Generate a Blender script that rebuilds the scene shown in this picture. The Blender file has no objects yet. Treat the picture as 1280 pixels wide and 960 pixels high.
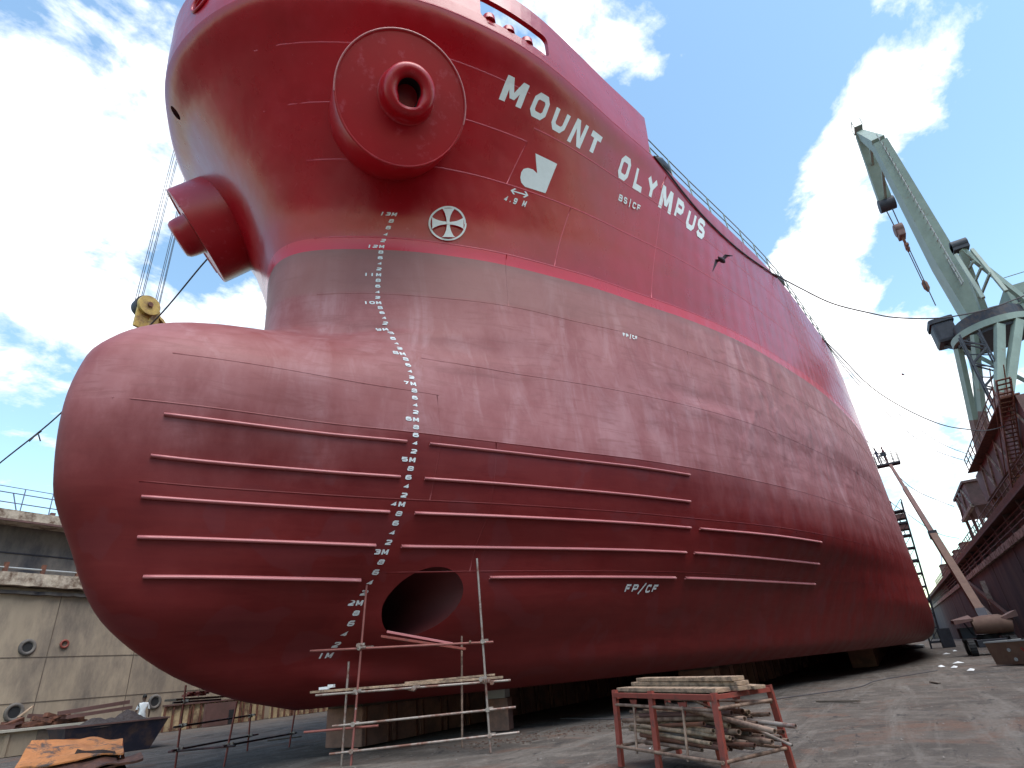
import bpy, bmesh, math, random
import numpy as np
from mathutils import Vector, Matrix
random.seed(7); RNG = random.Random(11)
R = math.radians
scene = bpy.context.scene
COL = scene.collection

# ------------------------------------------------------------------ camera
cam_d = bpy.data.cameras.new('camera'); cam = bpy.data.objects.new('camera', cam_d); COL.objects.link(cam)
A_ = (0.52037647, 0.34299042, 0.78202679)
N_ = (-0.85001175, 0.29575859, 0.43589778)
U_ = (-0.08178238, -0.89156291, 0.4454517)
right = Vector((A_[0], N_[0], U_[0])); down = Vector((A_[1], N_[1], U_[1])); fwd = Vector((A_[2], N_[2], U_[2]))
M = Matrix.Identity(4)
for i in range(3):
    M[i][0] = right[i]; M[i][1] = -down[i]; M[i][2] = -fwd[i]
M.translation = Vector((-10.08, -12.2, 1.37))
cam.matrix_world = M
cam_d.sensor_width = 36.0; cam_d.lens = 36.0 * 721.98 / 1280.0
cam_d.clip_start = 0.05; cam_d.clip_end = 3000
scene.camera = cam

# ------------------------------------------------------------------ light
SUN_EL = R(63); SUN_AZ = R(-118)          # azimuth from +X (aft) towards +Y (starboard)
scene.view_settings.view_transform = 'Standard'; scene.view_settings.look = 'None'
scene.view_settings.gamma = 1.0; scene.view_settings.use_curve_mapping = False
scene.view_settings.exposure = 1.22
sun_d = bpy.data.lights.new('sun', 'SUN'); sun = bpy.data.objects.new('sun', sun_d); COL.objects.link(sun)
sun_d.energy = 1.5; sun_d.angle = R(48); sun_d.color = (1.0, 0.96, 0.9)
sd = Vector((math.cos(SUN_EL) * math.cos(SUN_AZ), math.cos(SUN_EL) * math.sin(SUN_AZ), math.sin(SUN_EL)))
sun.rotation_euler = sd.to_track_quat('Z', 'Y').to_euler()

world = bpy.data.worlds.new('World'); scene.world = world; world.use_nodes = True
nt = world.node_tree; nt.nodes.clear()
def nd(t, **k):
    n = nt.nodes.new(t)
    for a, b in k.items(): setattr(n, a, b)
    return n
out = nd('ShaderNodeOutputWorld'); bg = nd('ShaderNodeBackground'); bg.inputs['Strength'].default_value = 0.122
sky = nd('ShaderNodeTexSky', sky_type='NISHITA', sun_disc=False); sky.sun_elevation = SUN_EL
sky.sun_rotation = R(90) - SUN_AZ; sky.air_density = 1.3; sky.dust_density = 0.6; sky.ozone_density = 1.0
tc = nd('ShaderNodeTexCoord'); nrm = nd('ShaderNodeVectorMath', operation='NORMALIZE')
nt.links.new(tc.outputs['Generated'], nrm.inputs[0])
sep = nd('ShaderNodeSeparateXYZ'); nt.links.new(nrm.outputs[0], sep.inputs[0])
def mth(op, a, b=None, c=None, clamp=False):
    n = nd('ShaderNodeMath', operation=op); n.use_clamp = clamp
    for i, v in enumerate((a, b, c)):
        if v is None: continue
        if isinstance(v, (int, float)): n.inputs[i].default_value = v
        else: nt.links.new(v, n.inputs[i])
    return n.outputs[0]
zz = mth('ADD', mth('MAXIMUM', sep.outputs[2], 0.0), 0.18)
px_ = mth('DIVIDE', sep.outputs[0], zz); py_ = mth('DIVIDE', sep.outputs[1], zz)
cmb = nd('ShaderNodeCombineXYZ'); nt.links.new(px_, cmb.inputs[0]); nt.links.new(py_, cmb.inputs[1])
def noise(scale, detail, rough, dist=0.0, off=0.0):
    n = nd('ShaderNodeTexNoise'); n.inputs['Scale'].default_value = scale; n.inputs['Detail'].default_value = detail
    n.inputs['Roughness'].default_value = rough; n.inputs['Distortion'].default_value = dist
    m = nd('ShaderNodeVectorMath', operation='ADD'); nt.links.new(cmb.outputs[0], m.inputs[0]); m.inputs[1].default_value = (off, off * .7, off * .3)
    nt.links.new(m.outputs[0], n.inputs['Vector']); return n.outputs['Fac']
n1 = noise(2.9, 12, 0.60, 0.35, 3.1); n2 = noise(8.5, 9, 0.62, 0.3, 8.0); n3 = noise(1.1, 3, 0.5, 0, 1.7)
# banks of cloud, each a direction, a half-width and a weight
blobs = [((0.70,-0.26,0.66),.13,.50),((0.745,-0.205,0.635),.10,.42),((0.785,-0.13,0.605),.10,.42),((0.82,-0.06,0.57),.11,.42),
         ((0.918,-0.106,0.383),.20,.65),((0.95,-0.16,0.30),.15,.25),((0.95,0.0,0.30),.18,.35),
         ((0.117,0.672,0.731),.26,.24),((0.204,0.75,0.63),.18,.32),((0.225,0.82,0.50),.13,.40),((0.43,0.72,0.52),.08,.40),((0.10,0.90,0.42),.25,.20),
         ((0.489,0.218,0.844),.14,.45),((0.58,0.05,0.81),.09,.2),
         ((0.69,-0.03,0.73),.16,-.50),((0.77,0.04,0.63),.14,-.35),((0.825,-0.285,0.48),.15,-.65),((0.90,-0.25,0.36),.12,-.35),((0.377,0.735,0.585),.055,-.30),((0.66,-0.42,0.62),.18,-.35),((0.66,0.0,0.75),.06,.35),((0.62,0.09,0.78),.05,.3)]
cov = None
for d, w, s in blobs:
    v = nd('ShaderNodeVectorMath', operation='DISTANCE'); nt.links.new(nrm.outputs[0], v.inputs[0]); v.inputs[1].default_value = Vector(d).normalized()
    g = mth('POWER', 2.718, mth('MULTIPLY', mth('POWER', mth('DIVIDE', v.outputs['Value'], w), 2.0), -1.0))
    g = mth('MULTIPLY', g, s)
    cov = g if cov is None else mth('ADD', cov, g)
f = mth('ADD', mth('ADD', mth('MULTIPLY', n1, 1.25), mth('MULTIPLY', n2, 0.60)), mth('MULTIPLY', n3, 0.25))
f = mth('ADD', f, mth('MULTIPLY', cov, 0.62))
mask = mth('SMOOTH_MAX', mth('MULTIPLY', mth('SUBTRACT', f, 1.225), 6.5), 0.0, 0.05)
mask = mth('MINIMUM', mask, 1.0)
shade = mth('MULTIPLY', mth('SUBTRACT', f, 1.27), 3.0, clamp=True)
cr = nd('ShaderNodeMix', data_type='RGBA'); nt.links.new(shade, cr.inputs[0])
cr.inputs[6].default_value = (4.6, 4.9, 5.3, 1); cr.inputs[7].default_value = (8.6, 8.5, 8.4, 1)
# grey undersides on the landward side
side = mth('MULTIPLY', mth('SUBTRACT', sep.outputs[1], 0.35), 2.4, clamp=True)
gr = nd('ShaderNodeMix', data_type='RGBA'); nt.links.new(mth('MULTIPLY', side, mth('MULTIPLY', mth('SUBTRACT', n3, .25), 1.7, clamp=True)), gr.inputs[0])
nt.links.new(cr.outputs[2], gr.inputs[6]); gr.inputs[7].default_value = (3.5, 4.0, 4.7, 1)
skm = nd('ShaderNodeMix', data_type='RGBA', blend_type='MULTIPLY'); skm.inputs[0].default_value = 1.0
nt.links.new(sky.outputs[0], skm.inputs[6]); skm.inputs[7].default_value = (.98, 1.08, 1.02, 1)
mx = nd('ShaderNodeMix', data_type='RGBA'); nt.links.new(mask, mx.inputs[0]); nt.links.new(skm.outputs[2], mx.inputs[6]); nt.links.new(gr.outputs[2], mx.inputs[7])
nt.links.new(mx.outputs[2], bg.inputs['Color']); nt.links.new(bg.outputs[0], out.inputs[0])

# ------------------------------------------------------------------ materials
def mat(name, col, rough=0.6, metal=0.0, spec=0.5, var=0.12, vscale=1.5, bump=0.0, bscale=8.0, stretch=(1, 1, 1), col2=None, c2scale=0.6, c2lo=0.45, c2hi=0.62, coat=0.0):
    m = bpy.data.materials.new(name); m.use_nodes = True; t = m.node_tree; b = t.nodes['Principled BSDF']
    b.inputs['Roughness'].default_value = rough; b.inputs['Metallic'].default_value = metal
    b.inputs['Specular IOR Level'].default_value = spec; b.inputs['Coat Weight'].default_value = coat
    g = t.nodes.new('ShaderNodeNewGeometry'); mp = t.nodes.new('ShaderNodeMapping'); mp.inputs['Scale'].default_value = stretch
    t.links.new(g.outputs['Position'], mp.inputs['Vector'])
    n = t.nodes.new('ShaderNodeTexNoise'); n.inputs['Scale'].default_value = vscale; n.inputs['Detail'].default_value = 6; n.inputs['Roughness'].default_value = .65
    t.links.new(mp.outputs[0], n.inputs['Vector'])
    base = t.nodes.new('ShaderNodeMix'); base.data_type = 'RGBA'
    base.inputs[6].default_value = tuple(c * (1 - var * 2) for c in col) + (1,); base.inputs[7].default_value = tuple(min(1, c * (1 + var * 2)) for c in col) + (1,)
    t.links.new(n.outputs['Fac'], base.inputs[0]); last = base.outputs[2]
    if col2:
        n2 = t.nodes.new('ShaderNodeTexNoise'); n2.inputs['Scale'].default_value = c2scale; n2.inputs['Detail'].default_value = 7; n2.inputs['Roughness'].default_value = .7
        t.links.new(mp.outputs[0], n2.inputs['Vector'])
        mr = t.nodes.new('ShaderNodeMapRange'); mr.inputs[1].default_value = c2lo; mr.inputs[2].default_value = c2hi; t.links.new(n2.outputs['Fac'], mr.inputs[0])
        m2 = t.nodes.new('ShaderNodeMix'); m2.data_type = 'RGBA'; t.links.new(mr.outputs[0], m2.inputs[0]); t.links.new(last, m2.inputs[6]); m2.inputs[7].default_value = tuple(col2) + (1,)
        last = m2.outputs[2]
    t.links.new(last, b.inputs['Base Color'])
    if bump:
        nb = t.nodes.new('ShaderNodeTexNoise'); nb.inputs['Scale'].default_value = bscale; nb.inputs['Detail'].default_value = 5
        t.links.new(mp.outputs[0], nb.inputs['Vector'])
        bp = t.nodes.new('ShaderNodeBump'); bp.inputs['Strength'].default_value = bump; bp.inputs['Distance'].default_value = .05
        t.links.new(nb.outputs['Fac'], bp.inputs['Height']); t.links.new(bp.outputs[0], b.inputs['Normal'])
    return m

RED = mat('crimson_topside_paint', (.37, .002, .009), rough=.36, spec=.5, var=.12, vscale=.8, col2=(.46, .06, .085), c2scale=2.4, c2lo=.56, c2hi=.74)
WHITE = mat('white_marking_paint', (.72, .73, .72), rough=.6, var=.06, vscale=6)
FINRED = mat('fin_highlight_red', (.50, .17, .17), rough=.35, var=.08)  # fin red paled so the colour carries the top-lit highlight
DARKHOLE = mat('tunnel_shade_red', (.055, .006, .006), rough=.6, var=.1)  # hull red darkened, the shade inside the tunnel put into the colour
SEAMM = mat('paint_ridge', (.50, .05, .075), rough=.4)
BORE = mat('shade_black_bore', (.006, .004, .006), rough=.8)  # near-black colour stands in for the shade deep in the pipe
CONC = mat('dock_concrete', (.37, .29, .21), rough=.9, var=.22, vscale=.6, bump=.25, bscale=5, stretch=(1, 1, .35), col2=(.17, .135, .11), c2scale=.55, c2lo=.44, c2hi=.66)
CONCD = mat('dark_concrete', (.15, .13, .115), rough=.85, var=.35, vscale=1.1, bump=.3, bscale=4, stretch=(1, 1, .4), col2=(.04, .04, .05), c2scale=.4, c2lo=.45, c2hi=.65)  # darker concrete with near-black mottling
CONCL = mat('chipped_concrete_lip', (.45, .37, .29), rough=.9, var=.3, vscale=3, bump=.5, bscale=9, col2=(.12, .07, .045), c2scale=1.4)
WALLR = mat('stained_wall_concrete', (.13, .09, .08), rough=.9, var=.3, vscale=.7, bump=.2, bscale=5, stretch=(1, 1, .25), col2=(.06, .05, .055), c2scale=.5, c2lo=.42, c2hi=.62)
RUST = mat('rusty_steel', (.19, .075, .045), rough=.8, var=.3, vscale=4, bump=.3, bscale=20, col2=(.09, .04, .03), c2scale=3)
RUSTO = mat('orange_rust', (.66, .25, .085), rough=.85, var=.25, vscale=3, bump=.4, bscale=14, col2=(.14, .095, .075), c2scale=1.7, c2lo=.52, c2hi=.6)
REDOX = mat('red_oxide_paint', (.24, .05, .035), rough=.6, var=.2, vscale=6, col2=(.10, .045, .035), c2scale=7, c2lo=.55, c2hi=.68)
PINKST = mat('faded_red_steel', (.15, .075, .066), rough=.7, var=.25, vscale=2, col2=(.11, .06, .05), c2scale=1.2)
PIPE = mat('scaffold_tube_zinc', (.33, .27, .235), rough=.5, metal=.4, var=.3, vscale=5, col2=(.20, .095, .07), c2scale=2.2, c2lo=.48, c2hi=.6)
PIPER = mat('scaffold_tube_red', (.27, .09, .075), rough=.6, metal=.2, var=.25, vscale=5, col2=(.40, .34, .31), c2scale=2.0, c2lo=.58, c2hi=.64)
PIPED = mat('scaffold_tube_dark', (.05, .03, .03), rough=.7, metal=.2, var=.3, vscale=5, col2=(.15, .05, .05), c2scale=2.0)
PIPEB = mat('old_pipe_brown', (.30, .20, .15), rough=.65, metal=.2, var=.4, vscale=6, col2=(.13, .075, .055), c2scale=5)
WOOD = mat('weathered_timber', (.40, .27, .18), rough=.85, var=.35, vscale=3, bump=.4, bscale=30, stretch=(1, 4, 4), col2=(.17, .115, .08), c2scale=2.5)
WOODD = mat('dark_timber', (.12, .09, .07), rough=.85, var=.3, vscale=3, bump=.4, bscale=25)
GREEN = mat('pale_green_crane_paint', (.20, .25, .215), rough=.55, var=.2, vscale=.6, col2=(.16, .10, .07), c2scale=.9, c2lo=.6, c2hi=.75)
STEELD = mat('dark_steel', (.035, .035, .045), rough=.6, metal=.3, var=.3, vscale=2)
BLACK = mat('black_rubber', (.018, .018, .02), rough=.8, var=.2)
DKBLUE = mat('dark_blue_paint', (.014, .014, .028), rough=.5, var=.3, vscale=2, col2=(.06, .035, .03), c2scale=2)
YELLOW = mat('yellow_hook_paint', (.50, .34, .09), rough=.6, var=.25, vscale=2, col2=(.25, .15, .06), c2scale=2.5)
TAN = mat('tan_panel_paint', (.50, .38, .22), rough=.8, var=.3, vscale=1.5, col2=(.16, .09, .06), c2scale=1.2)
BROWNBOX = mat('brown_tank_paint', (.15, .085, .06), rough=.7, var=.25, vscale=2, col2=(.12, .06, .045), c2scale=1.6)
CREAM = mat('cream_plaster', (.50, .46, .38), rough=.8, var=.15)
CLOTHW = mat('white_cotton', (.75, .75, .75), rough=.9, var=.05)
CLOTHD = mat('dark_overalls', (.05, .055, .09), rough=.9, var=.2)
CLOTHR = mat('maroon_overalls', (.16, .05, .06), rough=.9, var=.2)
SKIN = mat('brown_skin', (.10, .05, .032), rough=.6, var=.1)
HAIR = mat('black_hair', (.012, .01, .01), rough=.8, var=.1)
ROPE = mat('dark_rope', (.07, .06, .065), rough=.9, var=.3, vscale=10)
GRIT = mat('grit_heap', (.07, .05, .045), rough=.95, var=.4, vscale=9, bump=.8, bscale=25)
GREY = mat('light_grey_steel', (.35, .36, .36), rough=.6, var=.1)
PALER = mat('faded_blue_rail_paint', (.16, .17, .26), rough=.6, var=.2)
PALE = mat('haze_pale_steel', (.62, .66, .72), rough=.7, var=.1)  # distance haze put into the colour as a pale blue-grey

# hull paint: antifouling below the painted line, crimson topsides above
def hull_material():
    m = bpy.data.materials.new('hull_paint'); m.use_nodes = True; t = m.node_tree; b = t.nodes['Principled BSDF']
    L = t.links.new
    def N(tp, **k):
        n = t.nodes.new(tp)
        for a, c in k.items(): setattr(n, a, c)
        return n
    def mm(op, a, b_=None, clamp=False):
        n = N('ShaderNodeMath', operation=op); n.use_clamp = clamp
        for i, v in enumerate((a, b_)):
            if v is None: continue
            if isinstance(v, (int, float)): n.inputs[i].default_value = v
            else: L(v, n.inputs[i])
        return n.outputs[0]
    def mixc(fac, c1, c2):
        n = N('ShaderNodeMix', data_type='RGBA')
        if isinstance(fac, float): n.inputs[0].default_value = fac
        else: L(fac, n.inputs[0])
        for i, c in ((6, c1), (7, c2)):
            if isinstance(c, tuple): n.inputs[i].default_value = c + (1,)
            else: L(c, n.inputs[i])
        return n.outputs[2]
    g = N('ShaderNodeNewGeometry'); s = N('ShaderNodeSeparateXYZ'); L(g.outputs['Position'], s.inputs[0])
    Z = mm('SUBTRACT', s.outputs[2], 1.0)
    def noi(scale, det, rough, st=(1, 1, 1), dist=0.):
        mp = N('ShaderNodeMapping'); mp.inputs['Scale'].default_value = st; L(g.outputs['Position'], mp.inputs['Vector'])
        n = N('ShaderNodeTexNoise'); n.inputs['Scale'].default_value = scale; n.inputs['Detail'].default_value = det
        n.inputs['Roughness'].default_value = rough; n.inputs['Distortion'].default_value = dist; L(mp.outputs[0], n.inputs['Vector']); return n.outputs['Fac']
    def ramp(x, lo, hi):
        n = N('ShaderNodeMapRange'); n.inputs[1].default_value = lo; n.inputs[2].default_value = hi; L(x, n.inputs[0]); return n.outputs[0]
    big = noi(.28, 5, .6); mid = noi(1.2, 7, .65, (1, 1, .6)); fine = noi(7, 5, .7); drag = noi(1.6, 8, .68, (.35, .35, 2.6), 1.2); run = noi(.75, 6, .65, (1, 1, .22), .9)
    # topsides
    top = mixc(ramp(big, .35, .7), (.30, .0015, .006), (.40, .0025, .011))
    top = mixc(mm('MULTIPLY', ramp(mid, .52, .75), .35), top, (.42, .014, .03))
    top = mixc(mm('MULTIPLY', mm('LESS_THAN', Z, 12.35), .8), top, (.54, .022, .036))
    top = mixc(mm('MULTIPLY', ramp(fine, .62, .72), .25), top, (.52, .06, .085))
    weep = mm('MULTIPLY', ramp(noi(2.2, 6, .7, (1.6, 1.6, .10), .3), .62, .74), ramp(noi(.33, 3, .5), .50, .62))
    top = mixc(mm('MULTIPLY', weep, .45), top, (.20, .022, .018))
    scr = mm('MULTIPLY', ramp(noi(3.5, 5, .75, (1, 1, .45), 2.2), .64, .68), ramp(noi(.5, 3, .5), .48, .6))
    top = mixc(mm('MULTIPLY', scr, .35), top, (.55, .14, .17))
    # chalky antifouling band and darker coat under the lower weld line
    ch = mixc(ramp(mid, .35, .65), (.255, .068, .066), (.335, .125, .125))
    ch = mixc(mm('MULTIPLY', ramp(run, .50, .68), .38), ch, (.52, .30, .31))
    ch = mixc(mm('MULTIPLY', ramp(drag, .50, .66), .6), ch, (.22, .065, .06))
    redp = mixc(ramp(big, .44, .56), ch, (.23, .048, .044))
    fwd_ = mm('MULTIPLY', ramp(s.outputs[0], 4.5, -1.0), .55)
    ch = mixc(fwd_, ch, redp)
    # brown scum line under the paint boundary
    scum = mm('MULTIPLY', ramp(Z, 10.35, 10.5), ramp(s.outputs[0], 12.0, 3.0))
    ch = mixc(mm('MULTIPLY', scum, .55), ch, (.26, .115, .10))
    edge = mm('MULTIPLY', ramp(mm('ADD', Z, mm('MULTIPLY', fine, .5)), 11.75, 12.1), .4)
    ch = mixc(edge, ch, (.20, .10, .09))
    lo = mixc(ramp(mid, .3, .7), (.120, .0040, .0042), (.160, .009, .008))
    lo = mixc(mm('MULTIPLY', ramp(big, .45, .65), .6), lo, (.15, .016, .015))
    lo = mixc(mm('MULTIPLY', ramp(drag, .55, .72), .3), lo, (.19, .027, .022))
    lap = mm('MULTIPLY', ramp(noi(2.4, 3, .5, (.35, .35, 3.2), .2), .50, .54), .30)
    lo = mixc(lap, lo, (.175, .015, .013))
    lo = mixc(mm('MULTIPLY', ramp(noi(.9, 2, .4, (1, 1, 1), .6), .60, .62), .35), lo, (.14, .024, .028))
    lo = mixc(mm('MULTIPLY', ramp(noi(3.0, 6, .7, (1.8, 1.8, .12), .3), .62, .72), .3), lo, (.12, .010, .012))
    low = mm('ADD', Z, mm('MULTIPLY', mm('SUBTRACT', mid, .5), .02))
    aftb = mm('MULTIPLY', ramp(s.outputs[0], 6.0, 16.0), 1.0)
    cut = mm('SUBTRACT', low, mm('MULTIPLY', aftb, -.0))
    band = mm('GREATER_THAN', cut, 5.72)
    soft = ramp(mm('ADD', Z, mm('MULTIPLY', mid, 1.5)), 5.0, 6.9)
    aftb = mm('ADD', aftb, mm('MULTIPLY', ramp(s.outputs[0], -.2, -2.0), .9), clamp=True)
    bf = N('ShaderNodeMix', data_type='FLOAT'); L(aftb, bf.inputs[0]); L(band, bf.inputs[2]); L(soft, bf.inputs[3])
    af = mixc(bf.outputs[0], lo, ch)
    isTop = mm('GREATER_THAN', Z, 11.95)
    L(mixc(isTop, af, top), b.inputs['Base Color'])
    rg = N('ShaderNodeMix', data_type='FLOAT'); L(isTop, rg.inputs[0]); rg.inputs[2].default_value = .56; rg.inputs[3].default_value = .30
    L(mm('ADD', rg.outputs[0], mm('MULTIPLY', mm('SUBTRACT', mid, .5), .25)), b.inputs['Roughness'])
    b.inputs['Specular IOR Level'].default_value = .36
    L(mm('MULTIPLY', isTop, .25), b.inputs['Coat Weight']); b.inputs['Coat Roughness'].default_value = .16
    # plating: slight dishing between frames and stringers, welds, brushwork
    fr = mm('SINE', mm('MULTIPLY', s.outputs[0], 2 * math.pi / .82))
    stq = mm('SINE', mm('MULTIPLY', Z, 2 * math.pi / .86))
    aft = ramp(s.outputs[0], 3.0, 14.0)
    dish = mm('MULTIPLY', mm('MULTIPLY', mm('ADD', mm('MULTIPLY', fr, .5), mm('MULTIPLY', stq, .35)), aft), noi(.5, 3, .5))
    hgt = mm('ADD', mm('ADD', mm('MULTIPLY', dish, .030), mm('MULTIPLY', mm('MULTIPLY', mm('MULTIPLY', ramp(noi(.9, 2.5, .5, (1, 1, .8), .5), .48, .75), aft), mm('MULTIPLY', ramp(Z, 4.8, 7.0), ramp(Z, 13.5, 11.0))), .05)), mm('ADD', mm('MULTIPLY', noi(.55, 3, .5, (1, 1, .7)), .07), mm('MULTIPLY', fine, .0022)))
    bp = N('ShaderNodeBump'); bp.inputs['Strength'].default_value = 1.0; bp.inputs['Distance'].default_value = 1.0
    L(hgt, bp.inputs['Height']); L(bp.outputs[0], b.inputs['Normal'])
    return m
HULL = hull_material()

# ------------------------------------------------------------------ object helpers
def tag(o, label=None, cat=None, group=None, kind=None):
    if label: o['label'] = label
    if cat: o['category'] = cat
    if group: o['group'] = group
    if kind: o['kind'] = kind
    return o
def thing(name, label, cat, loc=(0, 0, 0), group=None):
    o = bpy.data.objects.new(name, None); COL.objects.link(o); o.location = loc; o.empty_display_size = .2
    return tag(o, label, cat, group)
def origin(o):
    v = Vector((0, 0, 0))
    while o is not None:
        v += Vector(o.location); o = o.parent
    return v
class MB:
    def __init__(s): s.v = []; s.f = []; s.smooth = []
    def add(s, vs, fs, smooth=False):
        k = len(s.v); s.v += [tuple(map(float, v)) for v in vs]; s.f += [tuple(i + k for i in f) for f in fs]; s.smooth += [smooth] * len(fs); return s
    def box(s, c, size, rz=0., rx=0., ry=0., R3=None):
        h = [x / 2 for x in size]
        m = R3 if R3 is not None else (Matrix.Rotation(rz, 3, 'Z') @ Matrix.Rotation(ry, 3, 'Y') @ Matrix.Rotation(rx, 3, 'X'))
        vs = [Vector(c) + m @ Vector((x * h[0], y * h[1], z * h[2])) for z in (-1, 1) for y in (-1, 1) for x in (-1, 1)]
        return s.add(vs, [(0, 2, 3, 1), (4, 5, 7, 6), (0, 1, 5, 4), (2, 6, 7, 3), (0, 4, 6, 2), (1, 3, 7, 5)])
    def beam(s, a, b, w, h=None, up=(0, 0, 1), ext=0.):
        a = Vector(a); b = Vector(b); d = (b - a).normalized(); u = Vector(up)
        if abs(d.dot(u)) > .97: u = Vector((1, 0, 0))
        x = d.cross(u).normalized(); y = x.cross(d).normalized(); h = h or w
        a = a - d * ext; b = b + d * ext
        vs = [p + x * (i * w / 2) + y * (j * h / 2) for p in (a, b) for i, j in ((-1, -1), (1, -1), (1, 1), (-1, 1))]
        return s.add(vs, [(0, 3, 2, 1), (4, 5, 6, 7), (0, 1, 5, 4), (1, 2, 6, 5), (2, 3, 7, 6), (3, 0, 4, 7)])
    def tube(s, pts, r, n=8, caps=True, hollow=False):
        pts = [Vector(p) for p in pts]; rr = r if isinstance(r, (list, tuple)) else [r] * len(pts)
        vs = []; pu = None
        for i, p in enumerate(pts):
            d = (pts[min(i + 1, len(pts) - 1)] - pts[max(i - 1, 0)]).normalized()
            if pu is None:
                u = Vector((0, 0, 1)) if abs(d.z) < .95 else Vector((1, 0, 0))
                x = d.cross(u).normalized()
            else: x = (pu - d * pu.dot(d)).normalized()
            pu = x; y = d.cross(x)
            vs += [p + (x * math.cos(2 * math.pi * k / n) + y * math.sin(2 * math.pi * k / n)) * rr[i] for k in range(n)]
        fs = [(i * n + k, i * n + (k + 1) % n, (i + 1) * n + (k + 1) % n, (i + 1) * n + k) for i in range(len(pts) - 1) for k in range(n)]
        s.add(vs, fs, True)
        if hollow:     # open end showing a dark bore
            for e, sg in ((0, 1), (len(pts) - 1, -1)):
                d = (pts[1] - pts[0]).normalized() if e == 0 else (pts[-1] - pts[-2]).normalized() * -1
                ring = vs[e * n:(e + 1) * n]; inn = [pts[e] + (v - pts[e]) * .78 for v in ring]; deep = [v + d * rr[e] * 3 for v in inn]
                q = list(ring) + inn + deep
                ff = [(k, (k + 1) % n, n + (k + 1) % n, n + k) for k in range(n)] + [(n + k, n + (k + 1) % n, 2 * n + (k + 1) % n, 2 * n + k) for k in range(n)] + [tuple(range(2 * n, 3 * n))]
                if sg < 0: ff = [tuple(reversed(x)) for x in ff]
                s.add(q, ff)
        elif caps:
            s.add(vs[:n], [tuple(reversed(range(n)))]); s.add(vs[-n:], [tuple(range(n))])
        return s
    def build(s, name, m, parent=None, bevel=0.):
        me = bpy.data.meshes.new(name); o = bpy.data.objects.new(name, me); COL.objects.link(o)
        org = origin(parent) if parent else Vector((0, 0, 0))
        me.from_pydata([tuple(Vector(v) - org) for v in s.v], [], s.f)
        me.polygons.foreach_set('use_smooth', s.smooth)
        for x in (m if isinstance(m, (list, tuple)) else [m]): me.materials.append(x)
        me.update()
        if bevel:
            b = bmesh.new(); b.from_mesh(me); bmesh.ops.remove_doubles(b, verts=b.verts, dist=1e-5)
            bmesh.ops.bevel(b, geom=[e for e in b.edges if e.is_manifold and e.calc_face_angle(0) > .6], offset=bevel, segments=2, affect='EDGES', profile=.6); b.to_mesh(me); b.free()
        if parent: o.parent = parent
        return o
def copy_tree(o, loc=None, rz=None, parent=None):
    c = o.copy(); COL.objects.link(c)
    if parent: c.parent = parent
    for ch in list(o.children): copy_tree(ch, parent=c)
    if loc is not None: c.location = loc
    if rz is not None: c.rotation_euler = (0, 0, rz)
    return c
def curve_pts(keys, n=24):          # Catmull-Rom through keys
    k = [Vector(p) for p in keys]; k = [2 * k[0] - k[1]] + k + [2 * k[-1] - k[-2]]; o = []
    for i in range(1, len(k) - 2):
        for j in range(n):
            t = j / n; a, b, c, d = k[i - 1:i + 3]
            o.append(.5 * ((2 * b) + (c - a) * t + (2 * a - 5 * b + 4 * c - d) * t * t + (3 * b - a - 3 * c + d) * t ** 3))
    return o + [k[-2]]
def apply_mods(o):
    dg = bpy.context.evaluated_depsgraph_get(); dg.update()
    me = bpy.data.meshes.new_from_object(o.evaluated_get(dg)); o.modifiers.clear(); o.data = me
def boolean(o, cutter):
    m = o.modifiers.new('b', 'BOOLEAN'); m.operation = 'DIFFERENCE'; m.solver = 'EXACT'; m.object = cutter
    apply_mods(o); bpy.data.objects.remove(cutter)

# ------------------------------------------------------------------ hull form (metres: X aft of the draught marks, Z above the keel)
XE=60.
def pchip(x,y,xq):
    x=np.asarray(x,float);y=np.asarray(y,float)  # y (n,...) 
    h=np.diff(x);hs=h.reshape(-1,*([1]*(y.ndim-1)));d=np.diff(y,axis=0)/hs
    m=np.zeros_like(y)
    a=d[:-1];b=d[1:];w1=2*hs[1:]+hs[:-1];w2=hs[1:]+2*hs[:-1]
    with np.errstate(divide='ignore',invalid='ignore'):
        mm=(w1+w2)/(w1/a+w2/b)
    m[1:-1]=np.where(a*b>0,mm,0)
    m[0]=d[0];m[-1]=d[-1]
    i=np.clip(np.searchsorted(x,xq,side='right')-1,0,len(x)-2)
    t=((xq-x[i])/h[i]).reshape(-1,*([1]*(y.ndim-1)));H=hs[i]
    return y[i]*(1+2*t)*(1-t)**2+m[i]*H*t*(1-t)**2+y[i+1]*t*t*(3-2*t)+m[i+1]*H*t*t*(t-1)
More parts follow.
